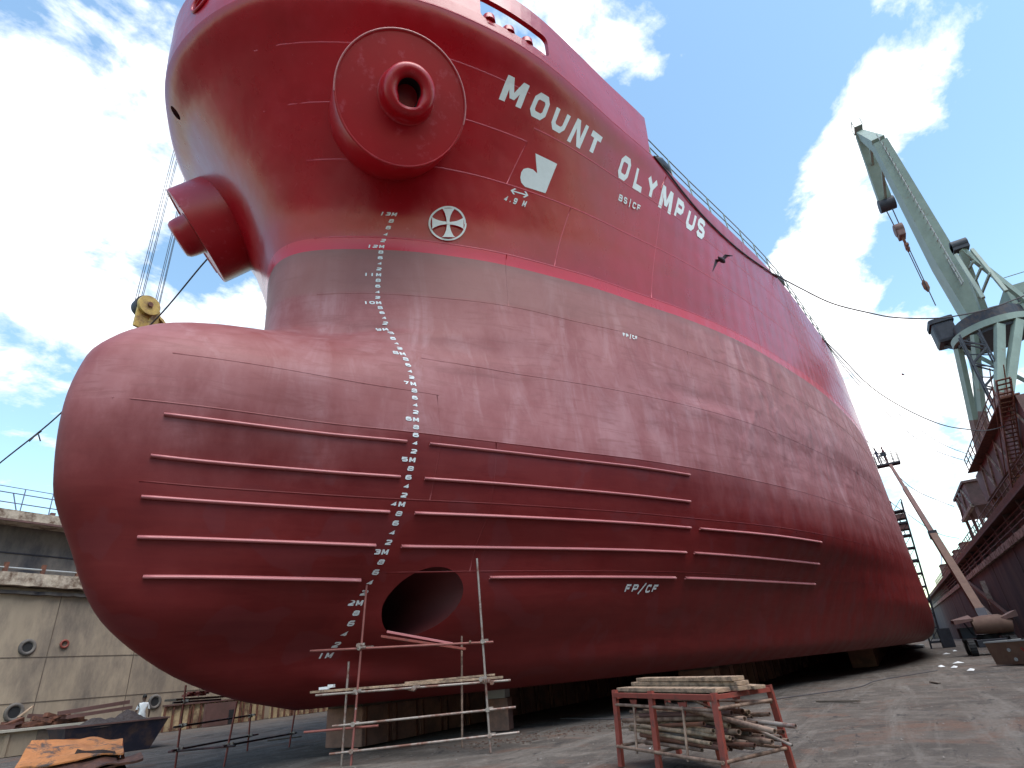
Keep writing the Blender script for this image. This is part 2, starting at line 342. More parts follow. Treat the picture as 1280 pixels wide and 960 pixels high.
# level: z, X0, pts given as Y+1.2 for X>=0
AFT=[(34,14.4),(42,14.75),(50,14.8),(60,14.8)]
L0=[
(0.0,.3,[(.8,1.75),(2.2,2.75),(7.9,6.2),(16.9,9.8),(24.5,12.4),(34,14.2),(42,15.0),(50,15.2),(60,15.2)]),
(0.35,-1.35,[(0,2.05),(2.2,3.5),(7.9,6.9),(16.9,10.3),(24.5,12.9),(34,14.9),(42,15.6),(50,15.7),(60,15.7)]),
(1.0,-3.05,[(0,2.42),(2.2,4.1),(7.9,7.3),(16.9,10.6),(24.5,13.3),(34,15.3),(42,15.9),(50,16.0),(60,16.0)]),
(2.0,-4.4,[(-3.6,2.0),(0,3.32),(2.2,5.0),(7.9,8.0),(16.9,11.1),(24.3,13.7)]),
(3.0,-5.0,[(-4.2,2.0),(0,4.06),(2.2,5.4),(8.1,8.7),(16.4,11.6),(24.3,13.9)]),
(4.16,-5.56,[(-4.6,2.15),(-3.7,2.55),(-1.6,3.67),(0,4.62),(2.1,5.94),(4.1,7.09),(5.7,7.95),(9,9.51),(12.1,10.9),(16.6,12.4),(24.3,14.2)]),
(5.72,-5.76,[(-5.5,1.66),(-5.3,1.95),(-4.8,2.3),(-4.2,2.66),(-1.9,3.86),(0,5.02),(1.5,5.87),(4.1,7.33),(5.8,8.3),(8.2,9.45),(12.2,11.05),(16.6,12.5),(24.3,14.25)]),
(6.85,-5.6,[(-5.4,1.7),(-4.8,2.25),(-2,3.90),(-1,4.4),(0,4.98),(2,6.0),(4.3,7.4),(8.5,9.6),(12.2,11.1),(16.8,12.5),(24.3,14.25)]),
(7.45,-5.22,[(-4.9,1.75),(-4.2,2.35),(-2,3.68),(0,4.84),(2.1,5.97),(4.4,7.42),(8.6,9.65),(12.2,11.12),(17,12.55),(24.3,14.28)]),
(8.0,-4.6,[(-4.2,1.75),(-3.6,2.25),(-2,3.28),(0,4.62),(2.1,5.95),(2.8,6.35),(4.5,7.45),(6.5,8.6),(8.8,9.75),(12.2,11.15),(17,12.6),(24.3,14.3)]),
(8.45,-3.75,[(-3.2,1.85),(-1.6,2.95),(0,4.38),(2.0,5.75),(4.5,7.4),(7,8.85),(9.8,10.05),(12.4,11.2),(17.2,12.7),(24.3,14.4)]),
(8.85,-2.5,[(-1.9,2.0),(-1,2.8),(0,4.2),(1.8,5.55),(4.6,7.42),(7,8.83),(9.8,10.08),(12.4,11.2),(17.2,12.7),(24.3,14.4)]),
(9.3,-1.55,[(-1,2.45),(0,3.98),(1.5,5.25),(2.5,6.05),(4.7,7.45),(7,8.8),(9.8,10.1),(12.4,11.2),(17.2,12.7),(24.3,14.4)]),
(10.4,-1.4,[(-1,2.3),(0,3.65),(1.3,4.95),(2.3,5.85),(3.5,6.7),(4.9,7.5),(6.7,8.6),(7.8,9.15),(9.8,10.1),(12.4,11.2),(17.2,12.7),(24.3,14.4)]),
(11.95,-1.42,[(-1.1,2.25),(-.6,3.0),(0,3.75),(.8,4.6),(1.7,5.4),(2.3,5.9),(3.3,6.6),(4.6,7.4),(5.6,8),(7.8,9.1),(9.8,10.1),(12.4,11.2),(14.7,12),(17.3,12.75),(19.5,13.35),(22.3,14.0),(25.3,14.55),(29.7,15.2)]),
(18.0,-5.27,[(-5.08,2.84),(-4,5.0),(-2.1,7.2),(-.9,8.03),(1.3,9.14),(3.5,9.79),(5.3,10.25),(7.2,10.8),(10,11.44),(13.5,12.31),(17.7,13.3),(21,13.95),(25.4,14.6),(29.7,15.2)]),
]
L=[(z,x0,[(x,y-1.2) for x,y in p]+(AFT if p[-1][0]<34 else [])) for z,x0,p in L0]
S=np.r_[np.linspace(0,.3,25),np.linspace(.3,1,36)[1:]]
def curve(X0,pts,s=S):
    X=np.array([X0]+[p[0] for p in pts]);Y=np.array([0]+[p[1] for p in pts],float)
    q=np.sqrt((X-X0)/(XE-X0))
    return pchip(q,Y,s)
GZ=[(11.95,0),(13,.08),(14,.21),(15,.37),(16,.56),(17,.77),(18,1),(20,1.03)]
def build(zs,L=L):
    low=[l for l in L if l[0]<=11.96];top=L[-1]
    cur=np.array([curve(l[1],l[2]) for l in low]);x0=np.array([l[1] for l in low]);zk=[l[0] for l in low]
    ct=curve(top[1],top[2])
    out=[];X=[]
    zk=list(zk);cur=list(cur);x0=list(x0)
    b,bx=cur[-1],x0[-1]
    for z,g in GZ[1:]:
        zk.append(z);cur.append(b+(ct-b)*g);x0.append(bx+(top[1]-bx)*g)
    Y=pchip(zk,np.array(cur),zs);X0=pchip(zk,np.array(x0),zs)
    XX=X0[:,None]+(XE-X0[:,None])*S[None]**2
    return XX,Y

_zs = np.linspace(0, 20.2, 203); _X, _Y = build(_zs); _xg = np.linspace(-6.5, 59, 1311)
_T = np.array([np.interp(_xg, _X[i], _Y[i], left=-.4) for i in range(len(_zs))])
def hy(x, z):
    i = min(max(z / .1, 0), 201.99); j = min(max((x + 6.5) / .05, 0), 1309.99); a = int(i); b = int(j); i -= a; j -= b
    return float(_T[a, b] * (1 - i) * (1 - j) + _T[a + 1, b] * i * (1 - j) + _T[a, b + 1] * (1 - i) * j + _T[a + 1, b + 1] * i * j)
def hn(x, z):
    e = .15; dx = (hy(x + e, z) - hy(x - e, z)) / (2 * e); z0 = max(z - e, 0); z1 = min(z + e, 20.2); dz = (hy(x, z1) - hy(x, z0)) / (z1 - z0)
    return Vector((-dx, 1, -dz)).normalized()
def hp(x, z, off=0., side=-1):
    n = hn(x, z); return Vector((x + off * n.x, side * (hy(x, z) + off * n.y), z + 1 + off * n.z))

ship = thing('ship', 'huge red cargo ship with a bulbous bow and white name lettering', 'ship', (0, 0, 1))
def stb(x, z):     # the far bow is a touch finer
    a = min(1, max(0, (z - 12.6) / 2.5)); b = min(1, max(0, (7 - x) / 6)); return 1 - .08 * a * a * (3 - 2 * a) * b * b * (3 - 2 * b)
# closed hull shell
zr = np.unique(np.r_[0, .06, .15, .25, .35, np.linspace(.5, 18, 106)])
XX, YY = build(zr)
nS = XX.shape[1]
mb = MB(); ring = 2 * (nS + 2) - 1
for k in range(len(zr)):
    xs = list(XX[k]) + [100., 176.]; ys = list(YY[k]) + [YY[k][-1]] * 2
    row = [(xs[i], -ys[i], zr[k] + 1) for i in range(len(xs) - 1, 0, -1)] + [(xs[0], 0, zr[k] + 1)] + [(xs[i], ys[i] * stb(xs[i], zr[k]), zr[k] + 1) for i in range(1, len(xs))]
    mb.v += row
fs = []
for k in range(len(zr) - 1):
    for i in range(ring - 1): fs.append((k * ring + i, k * ring + i + 1, (k + 1) * ring + i + 1, (k + 1) * ring + i))
    fs.append((k * ring + ring - 1, k * ring, (k + 1) * ring, (k + 1) * ring + ring - 1))
h_ = ring // 2; K = len(zr) - 1
mb.f = fs; mb.smooth = [True] * len(fs)
for base, fl in ((0, 0), (K * ring, 1)):
    for i in range(h_):
        a, b_, c, d = base + i, base + i + 1, base + ring - 2 - i, base + ring - 1 - i
        q = (a, d, c, b_) if not fl else (a, b_, c, d)
        if i == h_ - 1: q = tuple(x for j, x in enumerate(q) if x not in q[:j])
        mb.f.append(q); mb.smooth.append(False)
hull = mb.build('hull', [HULL, DARKHOLE], ship)
def cyl_cut(p0, p1, r, n=48):
    c = MB(); c.tube([p0, p1], r, n)
    for i in range(len(c.smooth)): c.smooth[i] = False
    o = c.build('cutter', DARKHOLE); return o
# bow thruster tunnel straight through the forefoot
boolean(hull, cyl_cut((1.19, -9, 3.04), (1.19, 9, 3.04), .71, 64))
me = hull.data
cen = [0.0] * (len(me.polygons) * 3); me.polygons.foreach_get('center', cen)
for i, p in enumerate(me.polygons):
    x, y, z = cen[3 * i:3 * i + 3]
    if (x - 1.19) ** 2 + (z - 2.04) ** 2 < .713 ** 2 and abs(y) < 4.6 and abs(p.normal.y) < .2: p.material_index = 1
# small drain hole high on the far bow
boolean(hull, cyl_cut((-5.2, 3.0, 18.48), (-2.9, 2.3, 18.48), .15, 20))

hull.data.set_sharp_from_angle(angle=R(40))
# bulwark round the bow
zb = np.array([18.0, 18.4, 18.9, 19.4, 19.9, 20.2])
BX, BY = build(zb)
xe = [7.22, 7.30, 7.38, 7.45, 7.5, 7.53]
def bul_pts(k, side, inner):
    xs = [float(x) for x in BX[k] if x < xe[k] - .05] + [xe[k]]; res = []
    n_ = 46; q = np.linspace(0, 1, n_); x0 = float(BX[k][0])
    for t in q:
        x = x0 + (xe[k] - x0) * t * t; y = 0.0 if t == 0 else max(hy(x, zb[k] if zb[k] < 20.2 else 20.19), .02)
        y = float(np.interp(x, BX[k], BY[k])) if t > 0 else 0.0
        res.append([x, y])
    if inner:
        P = [Vector((p[0], p[1], 0)) for p in res]; o = []
        for i, p in enumerate(P):
            d = (P[i + 1] - p) if i == 0 else (P[min(i + 1, n_ - 1)] - P[i - 1]); d.normalize()
            o.append([p.x + d.y * inner, p.y - d.x * inner] if i else [p.x + inner, 0.0])
        res = o
    return [(x, side * y * (stb(x, 18) if side > 0 else 1), float(zb[k]) + 1) for x, y in res]
bm_ = MB()
rows = []
for k in range(6):
    o_ = list(reversed(bul_pts(k, -1, 0))) + bul_pts(k, 1, 0)[1:]
    i_ = list(reversed(bul_pts(k, -1, .15))) + bul_pts(k, 1, .15)[1:]
    rows.append((o_, i_))
nW = len(rows[0][0])
for o_, i_ in rows: bm_.v += o_ + i_
def ix(k, i, s): return k * 2 * nW + s * nW + i
for k in range(5):
    for i in range(nW - 1):
        bm_.f += [(ix(k, i, 0), ix(k, i + 1, 0), ix(k + 1, i + 1, 0), ix(k + 1, i, 0)), (ix(k, i, 1), ix(k + 1, i, 1), ix(k + 1, i + 1, 1), ix(k, i + 1, 1))]
    bm_.f += [(ix(k, 0, 0), ix(k + 1, 0, 0), ix(k + 1, 0, 1), ix(k, 0, 1)), (ix(k, nW - 1, 0), ix(k, nW - 1, 1), ix(k + 1, nW - 1, 1), ix(k + 1, nW - 1, 0))]
for i in range(nW - 1):
    bm_.f += [(ix(5, i, 0), ix(5, i + 1, 0), ix(5, i + 1, 1), ix(5, i, 1)), (ix(0, i, 0), ix(0, i, 1), ix(0, i + 1, 1), ix(0, i + 1, 0))]
bm_.smooth = [False] * len(bm_.f)
bul = bm_.build('bulwark', HULL, ship)
def slot_cut(c, d, half, zc, hz, depth, rad):      # rounded slot along direction d
    d = Vector(d).normalized(); n = Vector((d.y, -d.x, 0)); c = Vector(c); prof = []
    for cx, cz, a0 in ((half - rad, hz - rad, 0), (-half + rad, hz - rad, 90), (-half + rad, -hz + rad, 180), (half - rad, -hz + rad, 270)):
        for k in range(7): a = R(a0 + 15 * k); prof.append((cx + rad * math.cos(a), cz + rad * math.sin(a)))
    m = MB(); vs = [c + d * u + Vector((0, 0, v + zc)) + n * s for s in (-depth, depth) for u, v in prof]; n_ = len(prof)
    m.add(vs, [(k, (k + 1) % n_, n_ + (k + 1) % n_, n_ + k) for k in range(n_)] + [tuple(reversed(range(n_))), tuple(range(n_, 2 * n_))])
    return m.build('cutter', HULL)
chd = Vector((2.45, -(hy(1.75, 18.8) - hy(-.7, 18.8)), 0))
chc = Vector((.53, -hy(.53, 18.8), 0))
boolean(bul, slot_cut(chc, chd, 1.33, 19.84, .50, 1.2, .2))
boolean(bul, cyl_cut((-6.2, -.12, 20.05), (-4.2, -.12, 20.05), .36, 32))
for p in bul.data.polygons: p.use_smooth = False
# fairlead in the slot: raised saddle with three rollers
fl = MB(); fdir = chd.normalized(); fn = Vector((fdir.y, -fdir.x, 0))
cc_ = chc - fn * (-.0)
fl.beam(chc + fn * -.20 - fdir * 1.1 + Vector((0, 0, 19.27)), chc + fn * -.20 + fdir * 1.1 + Vector((0, 0, 19.27)), .26, .22)
lead = fl.build('fairlead', RED, ship, bevel=.05)
for u in (-.98, -.25, .46):
    m = MB(); c = chc + fdir * u + fn * -.18 + Vector((0, 0, 19.38))
    m.tube([c, c + Vector((0, 0, .22)), c + Vector((0, 0, .31)), c + Vector((0, 0, .36))], [.21, .20, .14, .02], 20)
    m.build('roller', RED, lead)
m = MB(); m.tube([(-5.35 + .1 * math.cos(a) * 0, -.12 + .38 * math.cos(a), 20.05 + .38 * math.sin(a)) for a in [2 * math.pi * k / 28 for k in range(29)]], .05, 8, caps=False)
m.build('hawse_ring', RED, ship)

# weld seams, proud half-round beads following the shell
def hull_strip(name, keys, w=.04, h=.012, m=HULL, step=.25, parent=ship, n=5, side=-1):
    P = []
    for (x0, z0), (x1, z1) in zip(keys, keys[1:]):
        k = max(2, int(max(abs(x1 - x0), abs(z1 - z0)) / step))
        P += [(x0 + (x1 - x0) * i / k, z0 + (z1 - z0) * i / k) for i in range(k)]
    P.append(keys[-1]); b = MB(); vs = []
    for i, (x, z) in enumerate(P):
        p = hp(x, z, 0, side); q = hp(*P[min(i + 1, len(P) - 1)], 0, side); r = hp(*P[max(i - 1, 0)], 0, side)
        nn = hn(x, z); nn = Vector((nn.x, side * nn.y, nn.z)); t = (q - r).normalized(); s_ = nn.cross(t).normalized()
        for j in range(n):
            a = math.pi * j / (n - 1); vs.append(p + s_ * (math.cos(a) * w / 2) + nn * (math.sin(a) * h - .002))
    fs = [(i * n + j, i * n + j + 1, (i + 1) * n + j + 1, (i + 1) * n + j) for i in range(len(P) - 1) for j in range(n - 1)]
    fs += [tuple(range(n)), tuple(reversed(range((len(P) - 1) * n, len(P) * n)))]
    b.add(vs, fs, True); return b.build(name, m, parent)
for z, x0, x1 in ((2.64, .2, 24), (4.16, -4.6, 26), (5.72, -5.3, 26), (6.85, -4.6, .6), (8.0, .4, 30), (10.4, -1.0, 33), (12.35, -1.2, 36), (14.45, -2.1, 36), (15.77, -3.3, 2.2), (16.2, 2.2, 36), (17.0, -4.2, 1.6), (17.97, -5.0, 7.3)):
    k = int((x1 - x0) / 1.0); hull_strip('weld_seam', [(x0 + (x1 - x0) * i / k, z) for i in range(k + 1)], w=.046 if z > 12 else .036, h=.010, m=SEAMM if z > 12 else HULL)
for x, z0, z1 in ((2.2, 14.45, 15.77), (2.9, 10.4, 12.35), (4.4, 12.35, 14.45), (8.3, 12.35, 17.95), (15, 12, 17.9), (.55, 4.16, 6.85), (13.6, 2.7, 4.1), (20, 8.0, 17.9), (1.9, 2.64, 5.7), (9.5, 8, 10.4)):
    hull_strip('weld_seam', [(x, z0), (x, z1)], w=.036, h=.009, m=SEAMM if z0 > 12.2 else HULL)
hull_strip('weld_seam', [(8.4, 17.6), (8.15, 16.9)], w=.05, h=.03)

# guide fins on the bulb and shoulder
for z, segs in ((5.47, ((-4.54, -.18), (.31, 8.06))), (4.65, ((-4.55, -.17), (.33, 8.05))), (3.88, ((-4.5, -.2), (.31, 8.1), (8.49, 15.6))), (3.18, ((-4.34, -.25), (.29, 8.05), (8.39, 16.2))), (2.50, ((-4.07, -.22), (2.37, 7.9), (8.31, 16.54)))):
    for x0, x1 in segs:
        k = max(4, int((x1 - x0) / .4)); keys = [(x0 + (x1 - x0) * i / k, z) for i in range(k + 1)]
        hull_strip('guide_fin', keys, w=.075, h=.075, m=FINRED, n=7)
        hull_strip('guide_fin', keys, w=.075, h=.075, m=FINRED, n=7, side=1)

# ---- painted marks: flat shapes laid on the plating
def decal(name, polys, fmap, m=WHITE, parent=ship, off=.006, cuts=2, side=-1):
    b = bmesh.new()
    for j, pl in enumerate(polys):
        vs = [b.verts.new((p[0], p[1], j)) for p in pl]
        try: b.faces.new(vs)
        except ValueError: pass
    bmesh.ops.triangulate(b, faces=b.faces)
    if cuts: bmesh.ops.subdivide_edges(b, edges=b.edges, cuts=cuts, use_grid_fill=True)
    for v in b.verts:
        x, z = fmap(v.co.x, v.co.y); v.co = hp(x, z, off + .0012 * round(v.co.z), side) - Vector((0, 0, 1))
    me = bpy.data.meshes.new(name); b.normal_update(); b.to_mesh(me); b.free(); me.materials.append(m)
    o = bpy.data.objects.new(name, me); COL.objects.link(o); o.parent = parent; return o
def stroke(pts, w, closed=False):         # mitred strip of quads
    n = len(pts); P = [Vector((p[0], p[1])) for p in pts]; L_, R_ = [], []
    for i in range(n):
        a = P[i - 1] if (i or closed) else None; c = P[(i + 1) % n] if (i < n - 1 or closed) else None
        d1 = (P[i] - a).normalized() if a is not None else (c - P[i]).normalized()
        d2 = (c - P[i]).normalized() if c is not None else d1
        nn = Vector((-d1.y - d2.y, d1.x + d2.x)); nn.normalize(); k = 1 / max(.45, nn.dot(Vector((-d1.y, d1.x))))
        L_.append(P[i] + nn * w / 2 * k); R_.append(P[i] - nn * w / 2 * k)
    m_ = n if closed else n - 1
    return [[R_[i], R_[(i + 1) % n], L_[(i + 1) % n], L_[i]] for i in range(m_)]
c_ = .2
OCT = [(c_, 0), (1 - c_, 0), (1, c_), (1, 1 - c_), (1 - c_, 1), (c_, 1), (0, 1 - c_), (0, c_)]
G_ = {'M': [[(0, 0), (0, 1), (.5, .35), (1, 1), (1, 0)]], 'O': [OCT + ['c']], '0': [OCT + ['c']], 'U': [[(0, 1), (0, c_), (c_, 0), (1 - c_, 0), (1, c_), (1, 1)]],
      'N': [[(0, 0), (0, 1), (1, 0), (1, 1)]], 'T': [[(0, 1), (1, 1)], [(.5, .9), (.5, 0)]], 'L': [[(0, 1), (0, 0), (1, 0)]], 'Y': [[(0, 1), (.5, .5), (1, 1)], [(.5, .5), (.5, 0)]],
      'P': [[(0, 0), (0, 1), (.8, 1), (1, .85), (1, .6), (.8, .45), (.05, .45)]], 'S': [[(1, .82), (.8, 1), (.2, 1), (0, .82), (0, .65), (.2, .52), (.8, .48), (1, .35), (1, .18), (.8, 0), (.2, 0), (0, .18)]],
      '1': [[(.5, 0), (.5, 1)]], '2': [[(0, .85), (.15, 1), (.85, 1), (1, .85), (1, .62), (0, .15), (0, 0), (1, 0)]], '3': [[(0, 1), (.85, 1), (1, .85), (1, .62), (.85, .5), (.3, .5)], [(.85, .5), (1, .38), (1, .15), (.85, 0), (0, 0)]],
      '4': [[(.75, 0), (.75, 1), (0, .3), (1, .3)]], '5': [[(1, 1), (0, 1), (0, .55), (.85, .55), (1, .42), (1, .15), (.85, 0), (0, 0)]], '6': [[(1, .9), (.85, 1), (.2, 1), (0, .8), (0, .15), (.2, 0), (.85, 0), (1, .15), (1, .42), (.85, .55), (.1, .55)]],
      '7': [[(0, 1), (1, 1), (.4, 0)]], '8': [[(.15, .52), (0, .4), (0, .12), (.15, 0), (.85, 0), (1, .12), (1, .4), (.85, .52), 'c'], [(.15, .54), (.05, .65), (.05, .88), (.2, 1), (.8, 1), (.95, .88), (.95, .65), (.85, .54)]],
      '9': [[(0, .1), (.15, 0), (.8, 0), (1, .2), (1, .85), (.8, 1), (.15, 1), (0, .85), (0, .6), (.15, .45), (.9, .45)]], 'B': [[(0, 0), (0, 1), (.8, 1), (.95, .85), (.95, .65), (.8, .52), (1, .38), (1, .14), (.85, 0), 'c'], [(.08, .5), (.8, .5)]],
      'C': [[(1, .8), (.8, 1), (.2, 1), (0, .8), (0, .2), (.2, 0), (.8, 0), (1, .2)]], 'F': [[(0, 0), (0, 1), (1, 1)], [(.05, .52), (.8, .52)]], '/': [[(.1, -.15), (.9, 1.15)]], '|': [[(.5, -.15), (.5, 1.15)]], '.': [[(.4, .08), (.65, .08)]]}
def glyph(ch, w):
    if ch in 'NM':
        out = [[(0, 0), (w, 0), (w, 1), (0, 1)], [(1 - w, 0), (1, 0), (1, 1), (1 - w, 1)]]
        if ch == 'N': return out + [[(0, 1), (w * 1.15, 1), (1, 0), (1 - w * 1.15, 0)]]
        return out + [[(w * .15, 1), (w * 1.1, 1), (.5 + w * .42, .2), (.5 - w * .42, .2)], [(1 - w * .15, 1), (.5 + w * .42, .2), (.5 - w * .42, .2), (1 - w * 1.1, 1)]]
    out = []
    for s in G_[ch]:
        cl = s[-1] == 'c'; pts = s[:-1] if cl else s
        k = w / 2
        if ch not in '1|/': pts = [(k + p[0] * (1 - w), k + p[1] * (1 - w)) for p in pts]
        q_ = stroke(pts, w, cl)
        out += q_ if ch in '/|' else [[(min(1, max(0, v[0])), min(1, max(0, v[1]))) for v in f_] for f_ in q_]
    return out
def quadmap(TL, TR, BR, BL):
    def f(u, v):
        a = (1 - u) * (1 - v); b = u * (1 - v); c = u * v; d = (1 - u) * v
        return (a * BL[0] + b * BR[0] + c * TR[0] + d * TL[0], a * BL[1] + b * BR[1] + c * TR[1] + d * TL[1])
    return f
NAME = [('M', .77, 1.44, .88, 1.53, 16.57), ('O', 1.79, 2.29, 1.84, 2.36, 16.52), ('U', 2.61, 3.18, 2.67, 3.13, 16.46), ('N', 3.50, 4.00, 3.42, 3.94, 16.38), ('T', 4.18, 4.79, 4.14, 4.74, 16.40),
        ('O', 5.90, 6.36, 5.82, 6.30, 16.29), ('L', 6.72, 7.10, 6.69, 7.16, 16.24), ('Y', 7.39, 7.95, 7.33, 7.87, 16.20), ('M', 8.28, 8.98, 8.14, 8.84, 16.15), ('P', 9.36, 9.86, 9.08, 9.50, 16.10), ('U', 10.27, 10.81, 9.85, 10.39, 16.10), ('S', 11.02, 11.54, 10.62, 11.17, 16.08)]
for ch, a, b, c, d, zb_ in NAME:
    decal('name_letter', glyph(ch, .255), quadmap((a - .02, 17.17), (b + .03, 17.17), (d + .03, zb_ - .05), (c - .02, zb_ - .05)))
def text(name, s, x0, x1, z0, z1, w=.2, x0b=None, x1b=None, gap=.3, extra=None):
    n = len(s); cw = 1 / (n + (n - 1) * gap); x0b = x0 if x0b is None else x0b; x1b = x1 if x1b is None else x1b; P = []
    for i, ch in enumerate(s):
        if ch == ' ': continue
        o = i * cw * (1 + gap); P += [[(o + p[0] * cw, p[1]) for p in q] for q in glyph(ch, w)]
    if extra: P += extra
    return decal(name, P, quadmap((x0, z1), (x1, z1), (x1b, z0), (x0b, z0)), cuts=1)
text('thruster_note', '4.9 M', 2.30, 2.97, 13.95, 14.13, w=.24)
text('frame_note', 'BS|CF', 6.16, 7.23, 15.46, 15.71, w=.22)
text('frame_note', 'FP/CF', 6.21, 7.36, 2.11, 2.32, w=.24, x0b=6.19, x1b=7.32)
text('frame_note', 'FP/CF', 6.62, 7.20, 10.20, 10.36, w=.24)
ar = stroke([(0, .5), (1, .5)], .25) + stroke([(.2, 1.1), (0, .5), (.2, -.1)], .12) + stroke([(.8, 1.1), (1, .5), (.8, -.1)], .12)
decal('span_arrow', ar, quadmap((2.40, 14.38), (2.90, 14.40), (2.92, 14.24), (2.42, 14.24)))
# draught marks
for i in range(61):
    v = 10 + 2 * i; z = v / 10; whole = v % 10 == 0
    dy = (hy(.1, z) - hy(-.4, z)) / .5; kx = 1.2 / math.sqrt(1 + dy * dy)
    s = [('M', 0.)] if whole else [(str(v % 10), 0.)]
    if whole:
        for j, ch in enumerate(reversed(str(v // 10))): s.append((ch, -.145 * (j + 1) - .01))
    for ch, o in s:
        P = [[(o + p[0] * .125 - .0625, p[1] * .105) for p in q] for q in glyph(ch, .26)]
        decal('draught_mark', P, lambda u, v_, z=z, kx=kx: (u * kx, z + v_), cuts=0)
# thruster symbol: ring with a splayed cross
rg = [(math.cos(2 * math.pi * k / 56), math.sin(2 * math.pi * k / 56)) for k in range(56)]
P = [[rg[k], rg[(k + 1) % 56], (rg[(k + 1) % 56][0] * .90, rg[(k + 1) % 56][1] * .90), (rg[k][0] * .90, rg[k][1] * .90)] for k in range(56)]
for q in range(4):
    ca, sa = math.cos(q * math.pi / 2), math.sin(q * math.pi / 2)
    def W_(r): return .075 + .30 * (r / .9) ** 2.3
    rs = [.075 + i * (.885 - .075) / 8 for i in range(9)]
    for a, b in zip(rs, rs[1:]):
        ra, rb = math.sqrt(max(a * a, 0)), b
        pp = [(a, -W_(a)), (b if b < .8 else math.sqrt(max(.905 ** 2 - W_(b) ** 2, .1)), -W_(b)), (b if b < .8 else math.sqrt(max(.905 ** 2 - W_(b) ** 2, .1)), W_(b)), (a, W_(a))]
        if a >= .8: pp[0] = (math.sqrt(max(.905 ** 2 - W_(a) ** 2, .1)), -W_(a)); pp[3] = (pp[0][0], W_(a))
        if b >= .8 and a >= .8: continue
        P.append([(x * ca - y * sa, x * sa + y * ca) for x, y in pp])
P.append([(-.075, -.075), (.075, -.075), (.075, .075), (-.075, .075)])
decal('thruster_symbol', P, lambda u, v: (1.2 + .425 * u - .155 * v, 12.95 + .085 * u + .52 * v), cuts=1)
bs = [(2.60, 15.56), (3.40, 15.54), (3.42, 14.57), (2.74, 14.54), (2.58, 14.62), (2.49, 14.75), (2.45, 14.90), (2.47, 15.02), (2.58, 15.09), (2.74, 15.10), (2.92, 15.04)]
decal('bulb_symbol', [bs], lambda u, v: (u, v), cuts=3)

# anchor bolsters, port and starboard
for side in (-1, 1):
    az, ti, r = -.65, -.58, 1.80
    n_ = Vector((math.cos(ti) * math.sin(az), math.cos(ti) * math.cos(az) * side, math.sin(ti))); C0 = Vector((-2.0, -5.1, 15.53)) if side < 0 else Vector((-1.45, 5.1, 16.4))
    t_ = Vector((0, 0, 1)).cross(n_).normalized(); b_ = n_.cross(t_); n = 72
    dd = -n_
    def rim(rad, off=0., sh=0.): return [C0 + t_ * (rad * math.cos(2 * math.pi * k / n)) + b_ * (rad * math.sin(2 * math.pi * k / n)) + n_ * off + dd * sh for k in range(n)]
    m = MB(); rings = [rim(r, -.0, 3.0), rim(r, -.0, 1.5), rim(r, -.0, .03), rim(r - .02, .015), rim(r - .06, .015), rim(r - .075, -.012)]
    vs = [v for q in rings for v in q]; k_ = len(rings)
    fs = [(i * n + j, i * n + (j + 1) % n, (i + 1) * n + (j + 1) % n, (i + 1) * n + j) for i in range(k_ - 1) for j in range(n)]
    m.add(vs, fs, True); m.add(rings[-1], [tuple(range(n))])
    bol = m.build('anchor_bolster', RED, ship)
    for p in bol.data.polygons: p.use_smooth = len(p.vertices) == 4
    up_ = (Vector((0, 0, 1)) - n_ * n_.z).normalized(); sd_ = n_.cross(up_)
    m = MB(); m.tube([C0 + n_ * .02 + (up_ * math.cos(a) + sd_ * math.sin(a)) * (r - .02) for a in [R(-98 + 4 * k) for k in range(50)]], .022, 8); m.build('rim_bead', FINRED, bol)
    # hawse lip: thick rounded collar with a keyhole bore
    hc = C0 + (t_ * .10 + b_ * .12) * 1.0
    def ringp(rad, off, key=0.):
        q = []
        for k in range(n):
            a = 2 * math.pi * k / n; rr = rad
            if key:
                dn = Vector((0, 0, -1)) - n_ * n_.dot(Vector((0, 0, -1))); dn.normalize()
                dv = t_ * math.cos(a) + b_ * math.sin(a); al = max(0, dv.dot(dn)); rr = rad * (1 - .10 * (1 - al)) + key * max(0., (al - .55) / .45) ** 2 * .30
            q.append(hc + (t_ * math.cos(a) + b_ * math.sin(a)) * rr + n_ * off)
        return q
    prof = [ringp(.78, .0), ringp(.73, .04), ringp(.71, .35), ringp(.68, .52), ringp(.60, .62), ringp(.50, .64), ringp(.40, .58, .6), ringp(.34, .46, .75), ringp(.33, .1, .5), ringp(.33, -1.6)]
    vs = [v for q in prof for v in q]; k_ = len(prof)
    fs = [(i * n + j, i * n + (j + 1) % n, (i + 1) * n + (j + 1) % n, (i + 1) * n + j) for i in range(k_ - 1) for j in range(n)]
    mh = MB(); mh.add([v for q in prof[:8] for v in q], [f for f in fs if max(f) < 8 * n], True); hpipe = mh.build('hawse_pipe', RED, bol)
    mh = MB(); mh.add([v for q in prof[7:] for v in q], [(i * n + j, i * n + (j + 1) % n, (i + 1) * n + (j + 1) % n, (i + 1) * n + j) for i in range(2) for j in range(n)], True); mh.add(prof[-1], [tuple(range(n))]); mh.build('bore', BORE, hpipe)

# deck-edge railing
rl = MB(); X_ = [7.45 + i * 1.62 for i in range(24)]
for x in X_:
    p = hp(x, 18.0, -.06); m = MB(); m.tube([p, p + Vector((0, 0, 1.05))], .028, 6); m.build('railing_post', GREEN, ship)
for hh in (1.05, .55):
    m = MB(); m.tube([hp(x, 18.0, -.06) + Vector((0, 0, hh)) for x in X_], .024, 6); m.build('railing_bar', GREEN, ship)

